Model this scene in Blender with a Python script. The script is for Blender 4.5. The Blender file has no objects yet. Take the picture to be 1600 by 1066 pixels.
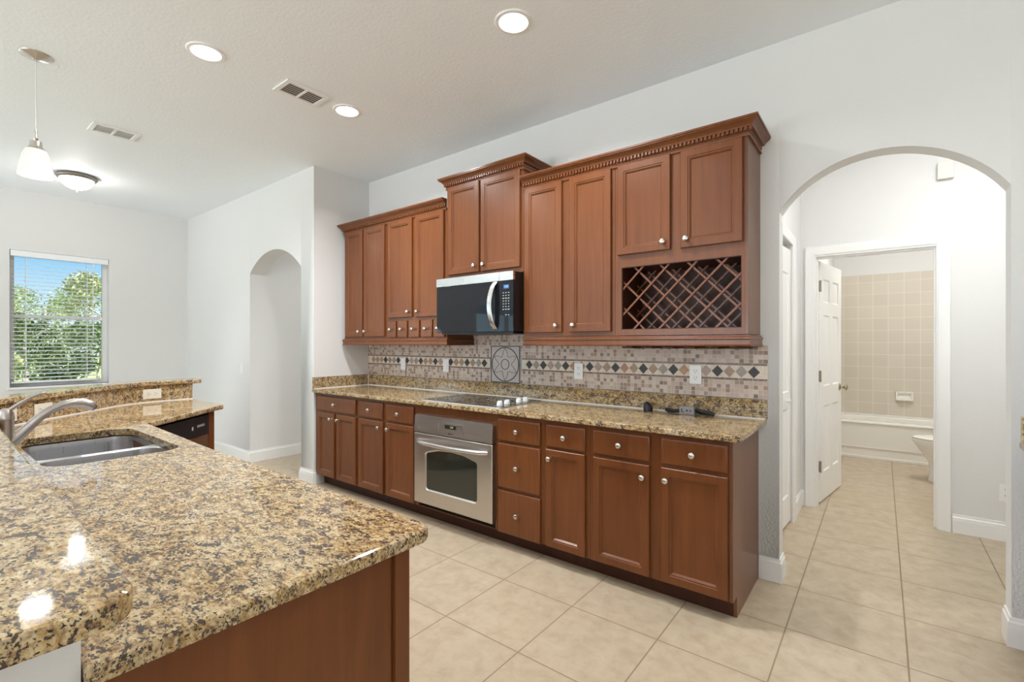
import bpy, bmesh, math, random
from mathutils import Vector, Matrix
from mathutils.geometry import tessellate_polygon
PI = math.pi
random.seed(7)
SC = bpy.context.scene
COL = SC.collection

# ------------------------------------------------------------------ camera, sky, sun, large lights, exposure
cam_d = bpy.data.cameras.new('camera')
cam_d.sensor_width = 36.0
cam_d.lens = 36.0 * 741.84 / 1600.0
cam_d.shift_y = 3.64 / 1600.0
cam_d.clip_start = 0.02
cam_d.clip_end = 400
cam = bpy.data.objects.new('camera', cam_d)
COL.objects.link(cam)
cam.location = (0, 0, 1.35)
cam.rotation_euler = (PI / 2, 0, math.radians(37.89))
SC.camera = cam

SC.view_settings.view_transform = 'Standard'
SC.view_settings.look = 'None'
SC.view_settings.gamma = 1.0
SC.view_settings.use_curve_mapping = False
SC.view_settings.exposure = 0.15
SC.cycles.use_denoising = True
SC.cycles.max_bounces = 12
SC.cycles.diffuse_bounces = 8
SC.cycles.glossy_bounces = 6
SC.cycles.transmission_bounces = 8
SC.cycles.sample_clamp_indirect = 6.0
SC.cycles.caustics_reflective = False
SC.cycles.caustics_refractive = False

world = bpy.data.worlds.new('sky_world')
SC.world = world
world.use_nodes = True
wn = world.node_tree
for n in list(wn.nodes):
    wn.nodes.remove(n)
w_out = wn.nodes.new('ShaderNodeOutputWorld')
w_bg = wn.nodes.new('ShaderNodeBackground')
w_tc = wn.nodes.new('ShaderNodeTexCoord')
w_sep = wn.nodes.new('ShaderNodeSeparateXYZ')
w_rmp = wn.nodes.new('ShaderNodeValToRGB')
for _e, (_p, _c) in zip([w_rmp.color_ramp.elements[0], w_rmp.color_ramp.elements.new(0.06), w_rmp.color_ramp.elements.new(0.14), w_rmp.color_ramp.elements.new(0.2), w_rmp.color_ramp.elements[-1]],
                        [(0.0, (0.78, 0.90, 0.95)), (0.06, (0.58, 0.80, 0.93)), (0.14, (0.22, 0.56, 0.87)), (0.2, (0.80, 0.88, 0.95)), (1.0, (0.62, 0.74, 0.90))]):
    _e.position = _p
    _e.color = (*_c, 1)
w_bg.inputs['Strength'].default_value = 1.0
wn.links.new(w_tc.outputs['Generated'], w_sep.inputs[0])
wn.links.new(w_sep.outputs[2], w_rmp.inputs[0])
wn.links.new(w_rmp.outputs[0], w_bg.inputs['Color'])
wn.links.new(w_bg.outputs[0], w_out.inputs['Surface'])


def lamp(name, kind, loc, energy, color=(1, 1, 1), rot=(0, 0, 0), **kw):
    d = bpy.data.lights.new(name, kind)
    d.energy = energy
    d.color = color
    for k, v in kw.items():
        setattr(d, k, v)
    o = bpy.data.objects.new(name, d)
    COL.objects.link(o)
    o.location = loc
    o.rotation_euler = rot
    return o


# sun: high in the +X +Y sky, it lights the garden and never reaches into the windows
lamp('sun', 'SUN', (5, 5, 12), 10, (1.0, 0.95, 0.86), (math.radians(38), 0, math.radians(120)), angle=0.01)
# daylight through the family-room glass door; rear and side panels are added fill
lamp('daylight_glass_door', 'AREA', (-7.50, -4.35, 1.2), 38, (0.55, 0.82, 1.0), (0, -PI / 2 - 0.60, 0),
     shape='RECTANGLE', size=2.2, size_y=2.4)
lamp('added_fill_rear', 'AREA', (-3.0, -5.55, 1.25), 275, (0.86, 0.925, 1.0), (PI / 2 + 1.10, 0, 0),
     shape='RECTANGLE', size=3.6, size_y=2.3)  # added fill behind the camera, tilted up to brighten the ceiling
lamp('added_fill_side', 'AREA', (2.45, -2.2, 1.5), 45, (0.88, 0.93, 1.0), (0, PI / 2 + 1.10, 0),
     shape='RECTANGLE', size=2.0, size_y=3.4)  # unseen side fill, added and aimed at the ceiling

lamp('added_fill_nook', 'AREA', (-7.35, -1.15, 1.6), 16, (0.82, 0.905, 1.0), (0, -PI / 2 - 0.95, 0),
     shape='RECTANGLE', size=1.4, size_y=1.3)  # added fill for the kitchen ceiling, at a made-up window out of view

# ------------------------------------------------------------------ materials


def mat(name, color=(0.8, 0.8, 0.8), rough=0.5, metal=0.0, coat=0.0, spec=0.5, emit=None, estr=0.0, trans=0.0, ior=1.45, coat_rough=0.1):
    m = bpy.data.materials.new(name)
    m.use_nodes = True
    b = m.node_tree.nodes['Principled BSDF']
    b.inputs['Base Color'].default_value = (*color, 1)
    b.inputs['Roughness'].default_value = rough
    b.inputs['Metallic'].default_value = metal
    b.inputs['Coat Weight'].default_value = coat
    b.inputs['Coat Roughness'].default_value = coat_rough
    b.inputs['Specular IOR Level'].default_value = spec
    b.inputs['Transmission Weight'].default_value = trans
    b.inputs['IOR'].default_value = ior
    if emit:
        b.inputs['Emission Color'].default_value = (*emit, 1)
        b.inputs['Emission Strength'].default_value = estr
    return m


class NT:
    """small helper to wire procedural nodes"""

    def __init__(s, m):
        s.nt = m.node_tree
        s.b = s.nt.nodes['Principled BSDF']

    def n(s, t, **kw):
        o = s.nt.nodes.new(t)
        for k, v in kw.items():
            setattr(o, k, v)
        return o

    def l(s, a, b):
        s.nt.links.new(a, b)

    def pos(s):
        return s.n('ShaderNodeNewGeometry').outputs['Position']

    def math(s, op, a, b=None, c=None):
        o = s.n('ShaderNodeMath', operation=op)
        for i, x in enumerate((a, b, c)):
            if x is None:
                continue
            if isinstance(x, (int, float)):
                o.inputs[i].default_value = x
            else:
                s.l(x, o.inputs[i])
        return o.outputs[0]

    def scale(s, v, sc):
        o = s.n('ShaderNodeVectorMath', operation='MULTIPLY')
        s.l(v, o.inputs[0])
        o.inputs[1].default_value = sc
        return o.outputs[0]

    def noise(s, v, scale, detail=4, rough=0.55, dist=0.0):
        o = s.n('ShaderNodeTexNoise')
        s.l(v, o.inputs['Vector'])
        o.inputs['Scale'].default_value = scale
        o.inputs['Detail'].default_value = detail
        o.inputs['Roughness'].default_value = rough
        o.inputs['Distortion'].default_value = dist
        return o.outputs['Fac']

    def ramp(s, fac, stops, const=False):
        o = s.n('ShaderNodeValToRGB')
        cr = o.color_ramp
        if const:
            cr.interpolation = 'CONSTANT'
        while len(cr.elements) < len(stops):
            cr.elements.new(0.5)
        for e, (p, c) in zip(cr.elements, stops):
            e.position = p
            e.color = (*c, 1)
        s.l(fac, o.inputs[0])
        return o.outputs[0]

    def mix(s, fac, a, b, mode='MIX'):
        o = s.n('ShaderNodeMix', data_type='RGBA', blend_type=mode)
        for i, x in ((0, fac), (6, a), (7, b)):
            if isinstance(x, (int, float)):
                o.inputs[i].default_value = x
            elif isinstance(x, tuple):
                o.inputs[i].default_value = (*x, 1)
            else:
                s.l(x, o.inputs[i])
        return o.outputs[2]

    def bump(s, h, strength, dist):
        o = s.n('ShaderNodeBump')
        o.inputs['Strength'].default_value = strength
        o.inputs['Distance'].default_value = dist
        s.l(h, o.inputs['Height'])
        s.l(o.outputs[0], s.b.inputs['Normal'])


def wall_paint(name, color, scale, strength):
    m = mat(name, color, 0.6, spec=0.25)
    t = NT(m)
    t.bump(t.noise(t.pos(), scale, 3, 0.6), strength, 0.004)
    return m


M_WALL = wall_paint('white_wall_paint', (0.75, 0.75, 0.74), 90, 0.25)
M_CEIL = wall_paint('textured_ceiling_paint', (0.87, 0.91, 0.94), 55, 0.45)
M_TRIM = mat('white_trim_paint', (0.86, 0.86, 0.85), 0.3)
M_DOOR = mat('white_door_paint', (0.86, 0.86, 0.84), 0.35)


def wood(name, ca, cb, rough=0.33, coat=0.35):
    m = mat(name, ca, rough, coat=coat, coat_rough=0.18, spec=0.36)
    t = NT(m)
    p = t.pos()
    g = t.noise(t.scale(p, (38, 38, 2.2)), 1.0, 5, 0.6, 0.6)
    g2 = t.noise(t.scale(p, (3.2, 3.2, 1.4)), 1.0, 3, 0.5)
    f = t.math('ADD', t.math('MULTIPLY', g, 0.55), t.math('MULTIPLY', g2, 0.45))
    t.l(t.ramp(f, [(0.32, ca), (0.68, cb)]), t.b.inputs['Base Color'])
    t.bump(g, 0.05, 0.001)
    return m


M_WOOD = wood('cherry_wood', (0.128, 0.038, 0.0110), (0.194, 0.0655, 0.0200), 0.33, 0.14)
M_WOOD_SIDE = wood('cherry_veneer', (0.150, 0.058, 0.028), (0.20, 0.080, 0.042), 0.36, 0.18)
M_WOOD_DARK = wood('dark_and_shaded_cherry', (0.045, 0.014, 0.007), (0.075, 0.024, 0.011), 0.5, 0.03)  # also stands in for the shade inside the wine cubby


def granite():
    m = mat('speckled_gold_granite', (0.5, 0.35, 0.2), 0.06, spec=0.5)
    t = NT(m)
    p = t.pos()
    ps = t.scale(p, (0.70, 1.20, 1.0))
    big = t.noise(ps, 11, 3, 0.55, 0.4)
    mid = t.noise(ps, 68, 4, 0.60, 0.6)
    fine = t.noise(ps, 160, 3, 0.62, 0.3)
    base = t.ramp(mid, [(0.30, (0.13, 0.066, 0.026)), (0.41, (0.27, 0.150, 0.048)), (0.48, (0.43, 0.270, 0.095)),
                        (0.56, (0.58, 0.420, 0.200)), (0.66, (0.68, 0.555, 0.350)), (0.78, (0.34, 0.19, 0.07))])
    base = t.mix(t.ramp(big, [(0.45, (0, 0, 0)), (0.66, (0.55, 0.55, 0.55))]), base, (0.66, 0.55, 0.37))
    vor = t.n('ShaderNodeTexVoronoi')
    t.l(ps, vor.inputs['Vector'])
    vor.inputs['Scale'].default_value = 170
    base = t.mix(0.24, base, t.ramp(vor.outputs['Color'], [(0.15, (0.20, 0.11, 0.05)), (0.85, (0.74, 0.60, 0.40))]))
    rust = t.noise(ps, 46, 4, 0.62, 0.8)
    base = t.mix(t.ramp(rust, [(0.57, (0, 0, 0)), (0.66, (0.75, 0.75, 0.75))]), base, (0.19, 0.105, 0.060))
    clus = t.noise(ps, 34, 3, 0.6, 0.8)
    dk = t.math('ADD', t.math('MULTIPLY', fine, 0.55), t.math('MULTIPLY', clus, 0.45))
    col = t.mix(t.ramp(dk, [(0.440, (1, 1, 1)), (0.486, (0, 0, 0))]), base, (0.075, 0.054, 0.046))
    f2 = t.noise(t.scale(p, (1, 1, 1)), 230, 2, 0.5, 0.2)
    col = t.mix(t.ramp(f2, [(0.33, (1, 1, 1)), (0.40, (0, 0, 0))]), col, (0.03, 0.022, 0.02))
    t.l(col, t.b.inputs['Base Color'])
    return m


M_GRAN = granite()


def floor_tile():
    m = mat('beige_floor_tile', (0.6, 0.5, 0.36), 0.28, spec=0.4)
    t = NT(m)
    p = t.pos()
    sx = t.n('ShaderNodeSeparateXYZ')
    t.l(p, sx.inputs[0])
    u = t.math('DIVIDE', t.math('SUBTRACT', sx.outputs[0], 0.089), 0.4475)
    v = t.math('DIVIDE', t.math('SUBTRACT', sx.outputs[1], 0.271), 0.4605)
    fu, fv = t.math('FRACT', u), t.math('FRACT', v)
    eu = t.math('MINIMUM', fu, t.math('SUBTRACT', 1.0, fu))
    ev = t.math('MINIMUM', fv, t.math('SUBTRACT', 1.0, fv))
    e = t.math('MINIMUM', eu, ev)
    gr = t.math('LESS_THAN', e, 0.0068)
    cell = t.n('ShaderNodeCombineXYZ')
    t.l(t.math('FLOOR', u), cell.inputs[0])
    t.l(t.math('FLOOR', v), cell.inputs[1])
    wnz = t.n('ShaderNodeTexWhiteNoise', noise_dimensions='2D')
    t.l(cell.outputs[0], wnz.inputs['Vector'])
    cl = t.noise(p, 11, 7, 0.68, 0.3)
    base = t.ramp(cl, [(0.3, (0.43, 0.345, 0.240)), (0.5, (0.495, 0.405, 0.290)), (0.72, (0.54, 0.455, 0.335))])
    base = t.mix(t.math('MULTIPLY', wnz.outputs['Value'], 0.22), base, (0.50, 0.39, 0.27))
    pit = t.noise(p, 42, 3, 0.6)
    base = t.mix(t.ramp(pit, [(0.66, (0, 0, 0)), (0.78, (0.5, 0.5, 0.5))]), base, (0.42, 0.31, 0.20))
    t.l(t.mix(gr, base, (0.27, 0.195, 0.13)), t.b.inputs['Base Color'])
    t.l(t.math('ADD', t.math('MULTIPLY', gr, 0.5), 0.27), t.b.inputs['Roughness'])
    t.bump(t.math('MINIMUM', t.math('MULTIPLY', e, 60), 1.0), 0.35, 0.002)
    return m


M_FLOOR = floor_tile()


def grid_tile(name, axis, pitch, off, stops, grout, gw, rough, blotch=0.0, const=True):
    """square wall tiles; axis = which horizontal axis the wall runs along (0 = x, 1 = y)"""
    m = mat(name, stops[0][1], rough)
    t = NT(m)
    sx = t.n('ShaderNodeSeparateXYZ')
    p = t.pos()
    t.l(p, sx.inputs[0])
    u = t.math('DIVIDE', t.math('SUBTRACT', sx.outputs[axis], off[0]), pitch[0])
    v = t.math('DIVIDE', t.math('SUBTRACT', sx.outputs[2], off[1]), pitch[1])
    fu, fv = t.math('FRACT', u), t.math('FRACT', v)
    e = t.math('MINIMUM', t.math('MINIMUM', fu, t.math('SUBTRACT', 1.0, fu)), t.math('MINIMUM', fv, t.math('SUBTRACT', 1.0, fv)))
    gr = t.math('LESS_THAN', e, gw)
    cell = t.n('ShaderNodeCombineXYZ')
    t.l(t.math('FLOOR', u), cell.inputs[0])
    t.l(t.math('FLOOR', v), cell.inputs[1])
    w = t.n('ShaderNodeTexWhiteNoise', noise_dimensions='2D')
    t.l(cell.outputs[0], w.inputs['Vector'])
    base = t.ramp(w.outputs['Value'], stops, const)
    if blotch:
        base = t.mix(t.math('MULTIPLY', t.noise(p, 60, 4, 0.6), blotch), base, (0.30, 0.21, 0.15))
    t.l(t.mix(gr, base, grout), t.b.inputs['Base Color'])
    t.bump(t.math('MINIMUM', t.math('MULTIPLY', e, 12), 1.0), 0.4, 0.001)
    return m


M_MOSAIC = grid_tile('stone_mosaic', 0, (0.0252, 0.0252), (-0.51, 1.031),
                     [(0.0, (0.60, 0.50, 0.43)), (0.22, (0.52, 0.42, 0.36)), (0.42, (0.66, 0.57, 0.49)), (0.62, (0.56, 0.45, 0.37)),
                      (0.70, (0.30, 0.205, 0.155)), (0.85, (0.37, 0.245, 0.175)), (0.93, (0.20, 0.135, 0.105))],
                     (0.62, 0.54, 0.47), 0.055, 0.42, 0.35)
M_BATHTILE = grid_tile('beige_bath_tile', 0, (0.152, 0.152), (0.067, 0.45),
                       [(0.0, (0.63, 0.58, 0.49)), (1.0, (0.66, 0.61, 0.52))], (0.76, 0.71, 0.62), 0.02, 0.2, 0, False)
M_BATHTILE_Y = grid_tile('beige_bath_tile_side', 1, (0.152, 0.152), (0.0, 0.45),
                         [(0.0, (0.63, 0.58, 0.49)), (1.0, (0.66, 0.61, 0.52))], (0.76, 0.71, 0.62), 0.02, 0.2, 0, False)


def stone(name, ca, cb, rough=0.4, scale=60):
    m = mat(name, ca, rough)
    t = NT(m)
    t.l(t.ramp(t.noise(t.pos(), scale, 5, 0.65), [(0.35, ca), (0.65, cb)]), t.b.inputs['Base Color'])
    return m


M_CREAM = stone('cream_stone', (0.62, 0.52, 0.42), (0.74, 0.66, 0.56))
M_DIA = [stone('black_slate', (0.016, 0.015, 0.014), (0.065, 0.058, 0.052), 0.45, 120),
         stone('brown_stone', (0.30, 0.20, 0.13), (0.40, 0.28, 0.19)),
         stone('olive_grey_stone', (0.26, 0.22, 0.175), (0.36, 0.31, 0.26)),
         stone('mauve_stone', (0.34, 0.24, 0.20), (0.43, 0.32, 0.27)),
         stone('rust_stone', (0.34, 0.18, 0.10), (0.46, 0.27, 0.15))]
M_LINER = stone('brown_liner_tile', (0.12, 0.072, 0.052), (0.30, 0.205, 0.16), 0.4, 30)
M_MEDAL = stone('speckled_medallion_stone', (0.42, 0.36, 0.34), (0.64, 0.58, 0.54), 0.5, 220)
M_INK = mat('black_metal_line', (0.025, 0.025, 0.03), 0.45)
M_PETAL = mat('bronze_line', (0.17, 0.125, 0.075), 0.4, 0.3)
M_CAULK = mat('white_caulk', (0.80, 0.78, 0.75), 0.5)


def steel(name, col, rough, axis_scale, coat=0.0):
    m = mat(name, col, rough, 1.0)
    t = NT(m)
    g = t.noise(t.scale(t.pos(), axis_scale), 1.0, 2, 0.5)
    t.l(t.math('ADD', t.math('MULTIPLY', g, 0.14), rough - 0.07), t.b.inputs['Roughness'])
    return m


M_STEEL = steel('brushed_stainless', (0.64, 0.615, 0.59), 0.30, (3, 3, 900))
M_STEEL_L = steel('light_stainless', (0.66, 0.65, 0.64), 0.26, (3, 3, 700))
M_SINK = steel('sink_stainless', (0.58, 0.58, 0.60), 0.30, (200, 200, 6))
M_NICKEL = mat('satin_nickel', (0.66, 0.62, 0.57), 0.24, 1.0)
M_FAUCET = mat('brushed_nickel_faucet', (0.52, 0.48, 0.45), 0.27, 1.0)
M_BLACKGL = mat('black_glass', (0.010, 0.011, 0.013), 0.03, spec=0.32)
M_OVENGL = mat('oven_door_glass', (0.030, 0.032, 0.024), 0.05, spec=0.7)
M_BLACK = mat('black_plastic', (0.015, 0.015, 0.017), 0.35)
M_MICROBODY = mat('dark_brown_enamel', (0.014, 0.009, 0.008), 0.35)
M_DARK = mat('dark_void', (0.008, 0.007, 0.006), 0.8)
M_GREY = mat('grey_plastic', (0.30, 0.28, 0.28), 0.4)
M_WHITEPL = mat('white_plastic', (0.84, 0.84, 0.83), 0.32)
M_ALMOND = mat('almond_plastic', (0.74, 0.70, 0.60), 0.32)
M_SLOT = mat('outlet_slot', (0.06, 0.05, 0.05), 0.6)
M_PORC = mat('white_porcelain', (0.85, 0.83, 0.78), 0.10)
M_SHADE = mat('frosted_glass_shade', (0.74, 0.73, 0.70), 0.35, emit=(1.0, 0.97, 0.92), estr=0.06)
M_PALE = mat('pale_louver_liner', (0.62, 0.62, 0.62), 0.6)
M_GLOW = mat('lit_bulb_glow', (1, 1, 1), 0.4, emit=(1.0, 0.97, 0.92), estr=5.0)
M_GLOBE = mat('lit_frosted_globe', (0.95, 0.94, 0.90), 0.4, emit=(1.0, 0.96, 0.88), estr=3.0)
M_LENS = mat('lit_downlight_lens', (1, 1, 1), 0.4, emit=(1.0, 0.98, 0.95), estr=6.0)
M_BLUE = mat('blue_clock_digits', (0.1, 0.2, 0.5), 0.4, emit=(0.30, 0.55, 1.0), estr=1.4)
M_BLUEBG = mat('blue_clock_display', (0.02, 0.05, 0.12), 0.3, emit=(0.06, 0.16, 0.42), estr=0.7)
M_GREEN = mat('green_clock_digits', (0.2, 0.3, 0.05), 0.4, emit=(0.55, 0.75, 0.12), estr=0.9)
M_PRINT = mat('pale_key_print', (0.45, 0.47, 0.50), 0.5)
M_GLASS = mat('window_glass', (1, 1, 1), 0.0, trans=1.0, ior=1.02)
M_BLIND = mat('white_blind_slat', (0.88, 0.89, 0.90), 0.4)
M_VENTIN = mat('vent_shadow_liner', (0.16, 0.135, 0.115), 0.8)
M_HINGE = mat('worn_steel_hinge', (0.42, 0.37, 0.30), 0.35, 1.0)
M_BRASS = mat('satin_brass_knob', (0.50, 0.43, 0.32), 0.25, 1.0)


def leafy(name, ca, cb):
    m = mat(name, ca, 0.55)
    t = NT(m)
    t.l(t.ramp(t.noise(t.pos(), 2.2, 4, 0.6), [(0.35, ca), (0.65, cb)]), t.b.inputs['Base Color'])
    return m


M_LEAF = [leafy('bright_leaves', (0.22, 0.30, 0.11), (0.46, 0.52, 0.26)),
          leafy('deep_leaves', (0.07, 0.13, 0.06), (0.20, 0.27, 0.12)),
          leafy('pale_leaves', (0.30, 0.36, 0.18), (0.52, 0.55, 0.34))]
M_BARK = stone('pale_bark', (0.34, 0.32, 0.28), (0.60, 0.58, 0.54), 0.8, 20)
M_LAWN = leafy('lawn', (0.20, 0.30, 0.10), (0.36, 0.44, 0.18))

# ------------------------------------------------------------------ mesh building
WO = {}


def offset_loop(pts, d, closed=True):
    """offset a polyline by d to the right-hand side of its direction, with mitres"""
    n = len(pts)
    out = []
    for i in range(n):
        p = Vector(pts[i]).to_2d()
        a = Vector(pts[i - 1]).to_2d() if (closed or i > 0) else None
        b = Vector(pts[(i + 1) % n]).to_2d() if (closed or i < n - 1) else None
        d1 = (p - a).normalized() if a is not None else (b - p).normalized()
        d2 = (b - p).normalized() if b is not None else d1
        n1 = Vector((d1.y, -d1.x))
        n2 = Vector((d2.y, -d2.x))
        mm = n1 + n2
        if mm.length < 1e-6:
            mm = n1.copy()
        mm.normalize()
        k = 1.0 / max(0.35, mm.dot(n1))
        out.append(p + mm * d * k)
    return out


def rounded_poly(pts, radii, seg=6):
    out = []
    n = len(pts)
    for i in range(n):
        r = radii[i] if isinstance(radii, (list, tuple)) else radii
        p, a, b = Vector(pts[i]), Vector(pts[i - 1]), Vector(pts[(i + 1) % n])
        if r <= 0:
            out.append(tuple(p))
            continue
        u, v = (a - p).normalized(), (b - p).normalized()
        ang = u.angle(v)
        t = min(r / math.tan(ang / 2), (a - p).length * 0.48, (b - p).length * 0.48)
        rr = t * math.tan(ang / 2)
        c = p + (u + v).normalized() * (rr / math.sin(ang / 2))
        s0, s1 = p + u * t, p + v * t
        a0 = math.atan2(s0.y - c.y, s0.x - c.x)
        a1 = math.atan2(s1.y - c.y, s1.x - c.x)
        da = (a1 - a0 + PI) % (2 * PI) - PI
        for k in range(seg + 1):
            q = a0 + da * k / seg
            out.append((c.x + rr * math.cos(q), c.y + rr * math.sin(q)))
    return out


class MB:
    def __init__(s):
        s.v, s.f, s.m = [], [], []
        s.T = Matrix.Identity(4)

    def add(s, vs, fs, mi=0):
        o = len(s.v)
        s.v += [s.T @ Vector(p) for p in vs]
        s.f += [[i + o for i in f] for f in fs]
        s.m += [mi] * len(fs)
        return s

    def box(s, x0, x1, y0, y1, z0, z1, bev=0.0, mi=0, seg=2):
        if x0 > x1: x0, x1 = x1, x0
        if y0 > y1: y0, y1 = y1, y0
        if z0 > z1: z0, z1 = z1, z0
        vs = [(x, y, z) for z in (z0, z1) for y in (y0, y1) for x in (x0, x1)]
        fs = [(0, 2, 3, 1), (4, 5, 7, 6), (0, 1, 5, 4), (2, 6, 7, 3), (0, 4, 6, 2), (1, 3, 7, 5)]
        if bev <= 0:
            return s.add(vs, fs, mi)
        bm = bmesh.new()
        bv = [bm.verts.new(v) for v in vs]
        for f in fs:
            bm.faces.new([bv[i] for i in f])
        bmesh.ops.bevel(bm, geom=list(bm.edges), offset=bev, segments=seg, profile=0.6, affect='EDGES')
        bm.verts.index_update()
        s.add([v.co.copy() for v in bm.verts], [[v.index for v in f.verts] for f in bm.faces], mi)
        bm.free()
        return s

    def loft(s, rings, cap0=True, cap1=True, closed=True, mi=0):
        n = len(rings[0])
        vs = [p for r in rings for p in r]
        fs = []
        m = n if closed else n - 1
        for k in range(len(rings) - 1):
            for i in range(m):
                j = (i + 1) % n
                fs.append((k * n + i, k * n + j, (k + 1) * n + j, (k + 1) * n + i))
        if cap0: fs.append(tuple(reversed(range(n))))
        if cap1: fs.append(tuple((len(rings) - 1) * n + i for i in range(n)))
        return s.add(vs, fs, mi)

    def lathe(s, prof, c=(0, 0, 0), n=24, axis='Z', mi=0, cap=True):
        rings = []
        for r, h in prof:
            ring = []
            for k in range(n):
                a = 2 * PI * k / n
                x, y = r * math.cos(a), r * math.sin(a)
                if axis == 'Z': q = (c[0] + x, c[1] + y, c[2] + h)
                elif axis == 'Y': q = (c[0] + x, c[1] + h, c[2] + y)
                else: q = (c[0] + h, c[1] + x, c[2] + y)
                ring.append(q)
            rings.append(ring)
        return s.loft(rings, cap, cap, mi=mi)

    def tube(s, path, r, n=10, mi=0, flat=1.0, cap=True):
        pts = [Vector(p) for p in path]
        rr = r if isinstance(r, (list, tuple)) else [r] * len(pts)
        rings = []
        up = None
        for i, p in enumerate(pts):
            d = (pts[min(i + 1, len(pts) - 1)] - pts[max(i - 1, 0)]).normalized()
            if up is None:
                up = Vector((0, 0, 1)) if abs(d.z) < 0.9 else Vector((1, 0, 0))
            x = d.cross(up).normalized()
            up = x.cross(d).normalized()
            rings.append([p + (x * math.cos(2 * PI * k / n) * rr[i] + up * math.sin(2 * PI * k / n) * rr[i] * flat) for k in range(n)])
        return s.loft(rings, cap, cap, mi=mi)

    def sweep(s, path, prof, fn=lambda x, y, h: (x, y, h), closed=False, mi=0):
        """profile points (d, h): d = mitred in-plane offset to the right of the path, h = out of plane"""
        offs = {}
        for d, h in prof:
            if d not in offs:
                offs[d] = offset_loop(path, d, closed)
        n = len(path)
        rings = [[fn(offs[d][i][0], offs[d][i][1], h) for d, h in prof] for i in range(n)]
        if closed:
            rings.append(rings[0])
        return s.loft(rings, not closed, not closed, mi=mi)

    def prism(s, poly, z0, z1, mi=0):
        return s.loft([[(p[0], p[1], z0) for p in poly], [(p[0], p[1], z1) for p in poly]], mi=mi)

    def slab(s, poly, ztop, t, r=0.008, holes=(), mi=0):
        """stone slab with eased edges; poly counter-clockwise, holes any order"""
        k = 0.3
        prof = [(r, 0), (r * k, -r * k), (0, -r), (0, -t + r), (r * k, -t + r * k), (r, -t)]
        rings = []
        for d, h in prof:
            rings.append([(p[0], p[1], ztop + h) for p in offset_loop(poly, -d, True)])
        s.loft(rings, False, False, mi=mi)
        for z, ring in ((ztop, rings[0]), (ztop - t, rings[-1])):
            loops = [[Vector((p[0], p[1], 0)) for p in ring]] + [[Vector((h_[0], h_[1], 0)) for h_ in hl] for hl in holes]
            flat = [v for lp in loops for v in lp]
            tris = tessellate_polygon(loops)
            s.add([(v.x, v.y, z) for v in flat], [tuple(tt) for tt in tris], mi)
        for hl in holes:
            s.loft([[(p[0], p[1], ztop) for p in hl], [(p[0], p[1], ztop - t) for p in hl]], False, False, mi=mi)
        return s

    def rects(s, lst, facing=-1, mi=0):
        """stepped panel seen along y: (x0, x1, z0, z1, y) rings, first and last capped"""
        return s.loft([[(a, y, c), (b, y, c), (b, y, d), (a, y, d)] for a, b, c, d, y in lst], mi=mi)

    def build(s, name, mats, parent=None, sharp=32, merge=False):
        if not isinstance(mats, (list, tuple)):
            mats = [mats]
        xs, ys, zs = zip(*s.v)
        org = Vector(((min(xs) + max(xs)) / 2, (min(ys) + max(ys)) / 2, min(zs)))
        me = bpy.data.meshes.new(name)
        bm = bmesh.new()
        vs = [bm.verts.new(p - org) for p in s.v]
        for f, mi in zip(s.f, s.m):
            try:
                fc = bm.faces.new([vs[i] for i in f])
                fc.material_index = mi
                fc.smooth = True
            except ValueError:
                pass
        if merge:
            bmesh.ops.remove_doubles(bm, verts=bm.verts, dist=1e-5)
        bmesh.ops.recalc_face_normals(bm, faces=bm.faces)
        bm.to_mesh(me)
        bm.free()
        me.set_sharp_from_angle(angle=math.radians(sharp))
        for m in mats:
            me.materials.append(m)
        o = bpy.data.objects.new(name, me)
        COL.objects.link(o)
        if len(me.polygons) < 6000:
            w = o.modifiers.new('weighted_normals', 'WEIGHTED_NORMAL')
            w.weight = 95
            w.keep_sharp = True
        place(o, org, parent)
        return o


def place(o, org, parent=None):
    WO[o] = Vector(org)
    if parent is not None:
        o.parent = parent
        o.location = WO[o] - WO[parent]
    else:
        o.location = org


def tag(o, label, cat, group=None, kind=None):
    o['label'] = label
    o['category'] = cat
    if group: o['group'] = group
    if kind: o['kind'] = kind
    return o


def thing(name, label, cat, loc, group=None):
    o = bpy.data.objects.new(name, None)
    o.empty_display_size = 0.1
    COL.objects.link(o)
    place(o, Vector(loc))
    return tag(o, label, cat, group)


def struct(name, mb, m, parent=None):
    o = mb.build(name, m, parent, merge='arch' in name or name == 'wall_back')
    if parent is None:
        o['kind'] = 'structure'
    return o


def shared(name, mesh, loc, parent, label=None):
    o = bpy.data.objects.new(name, mesh)
    COL.objects.link(o)
    place(o, Vector(loc), parent)
    if label: o['label'] = label
    return o


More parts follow.
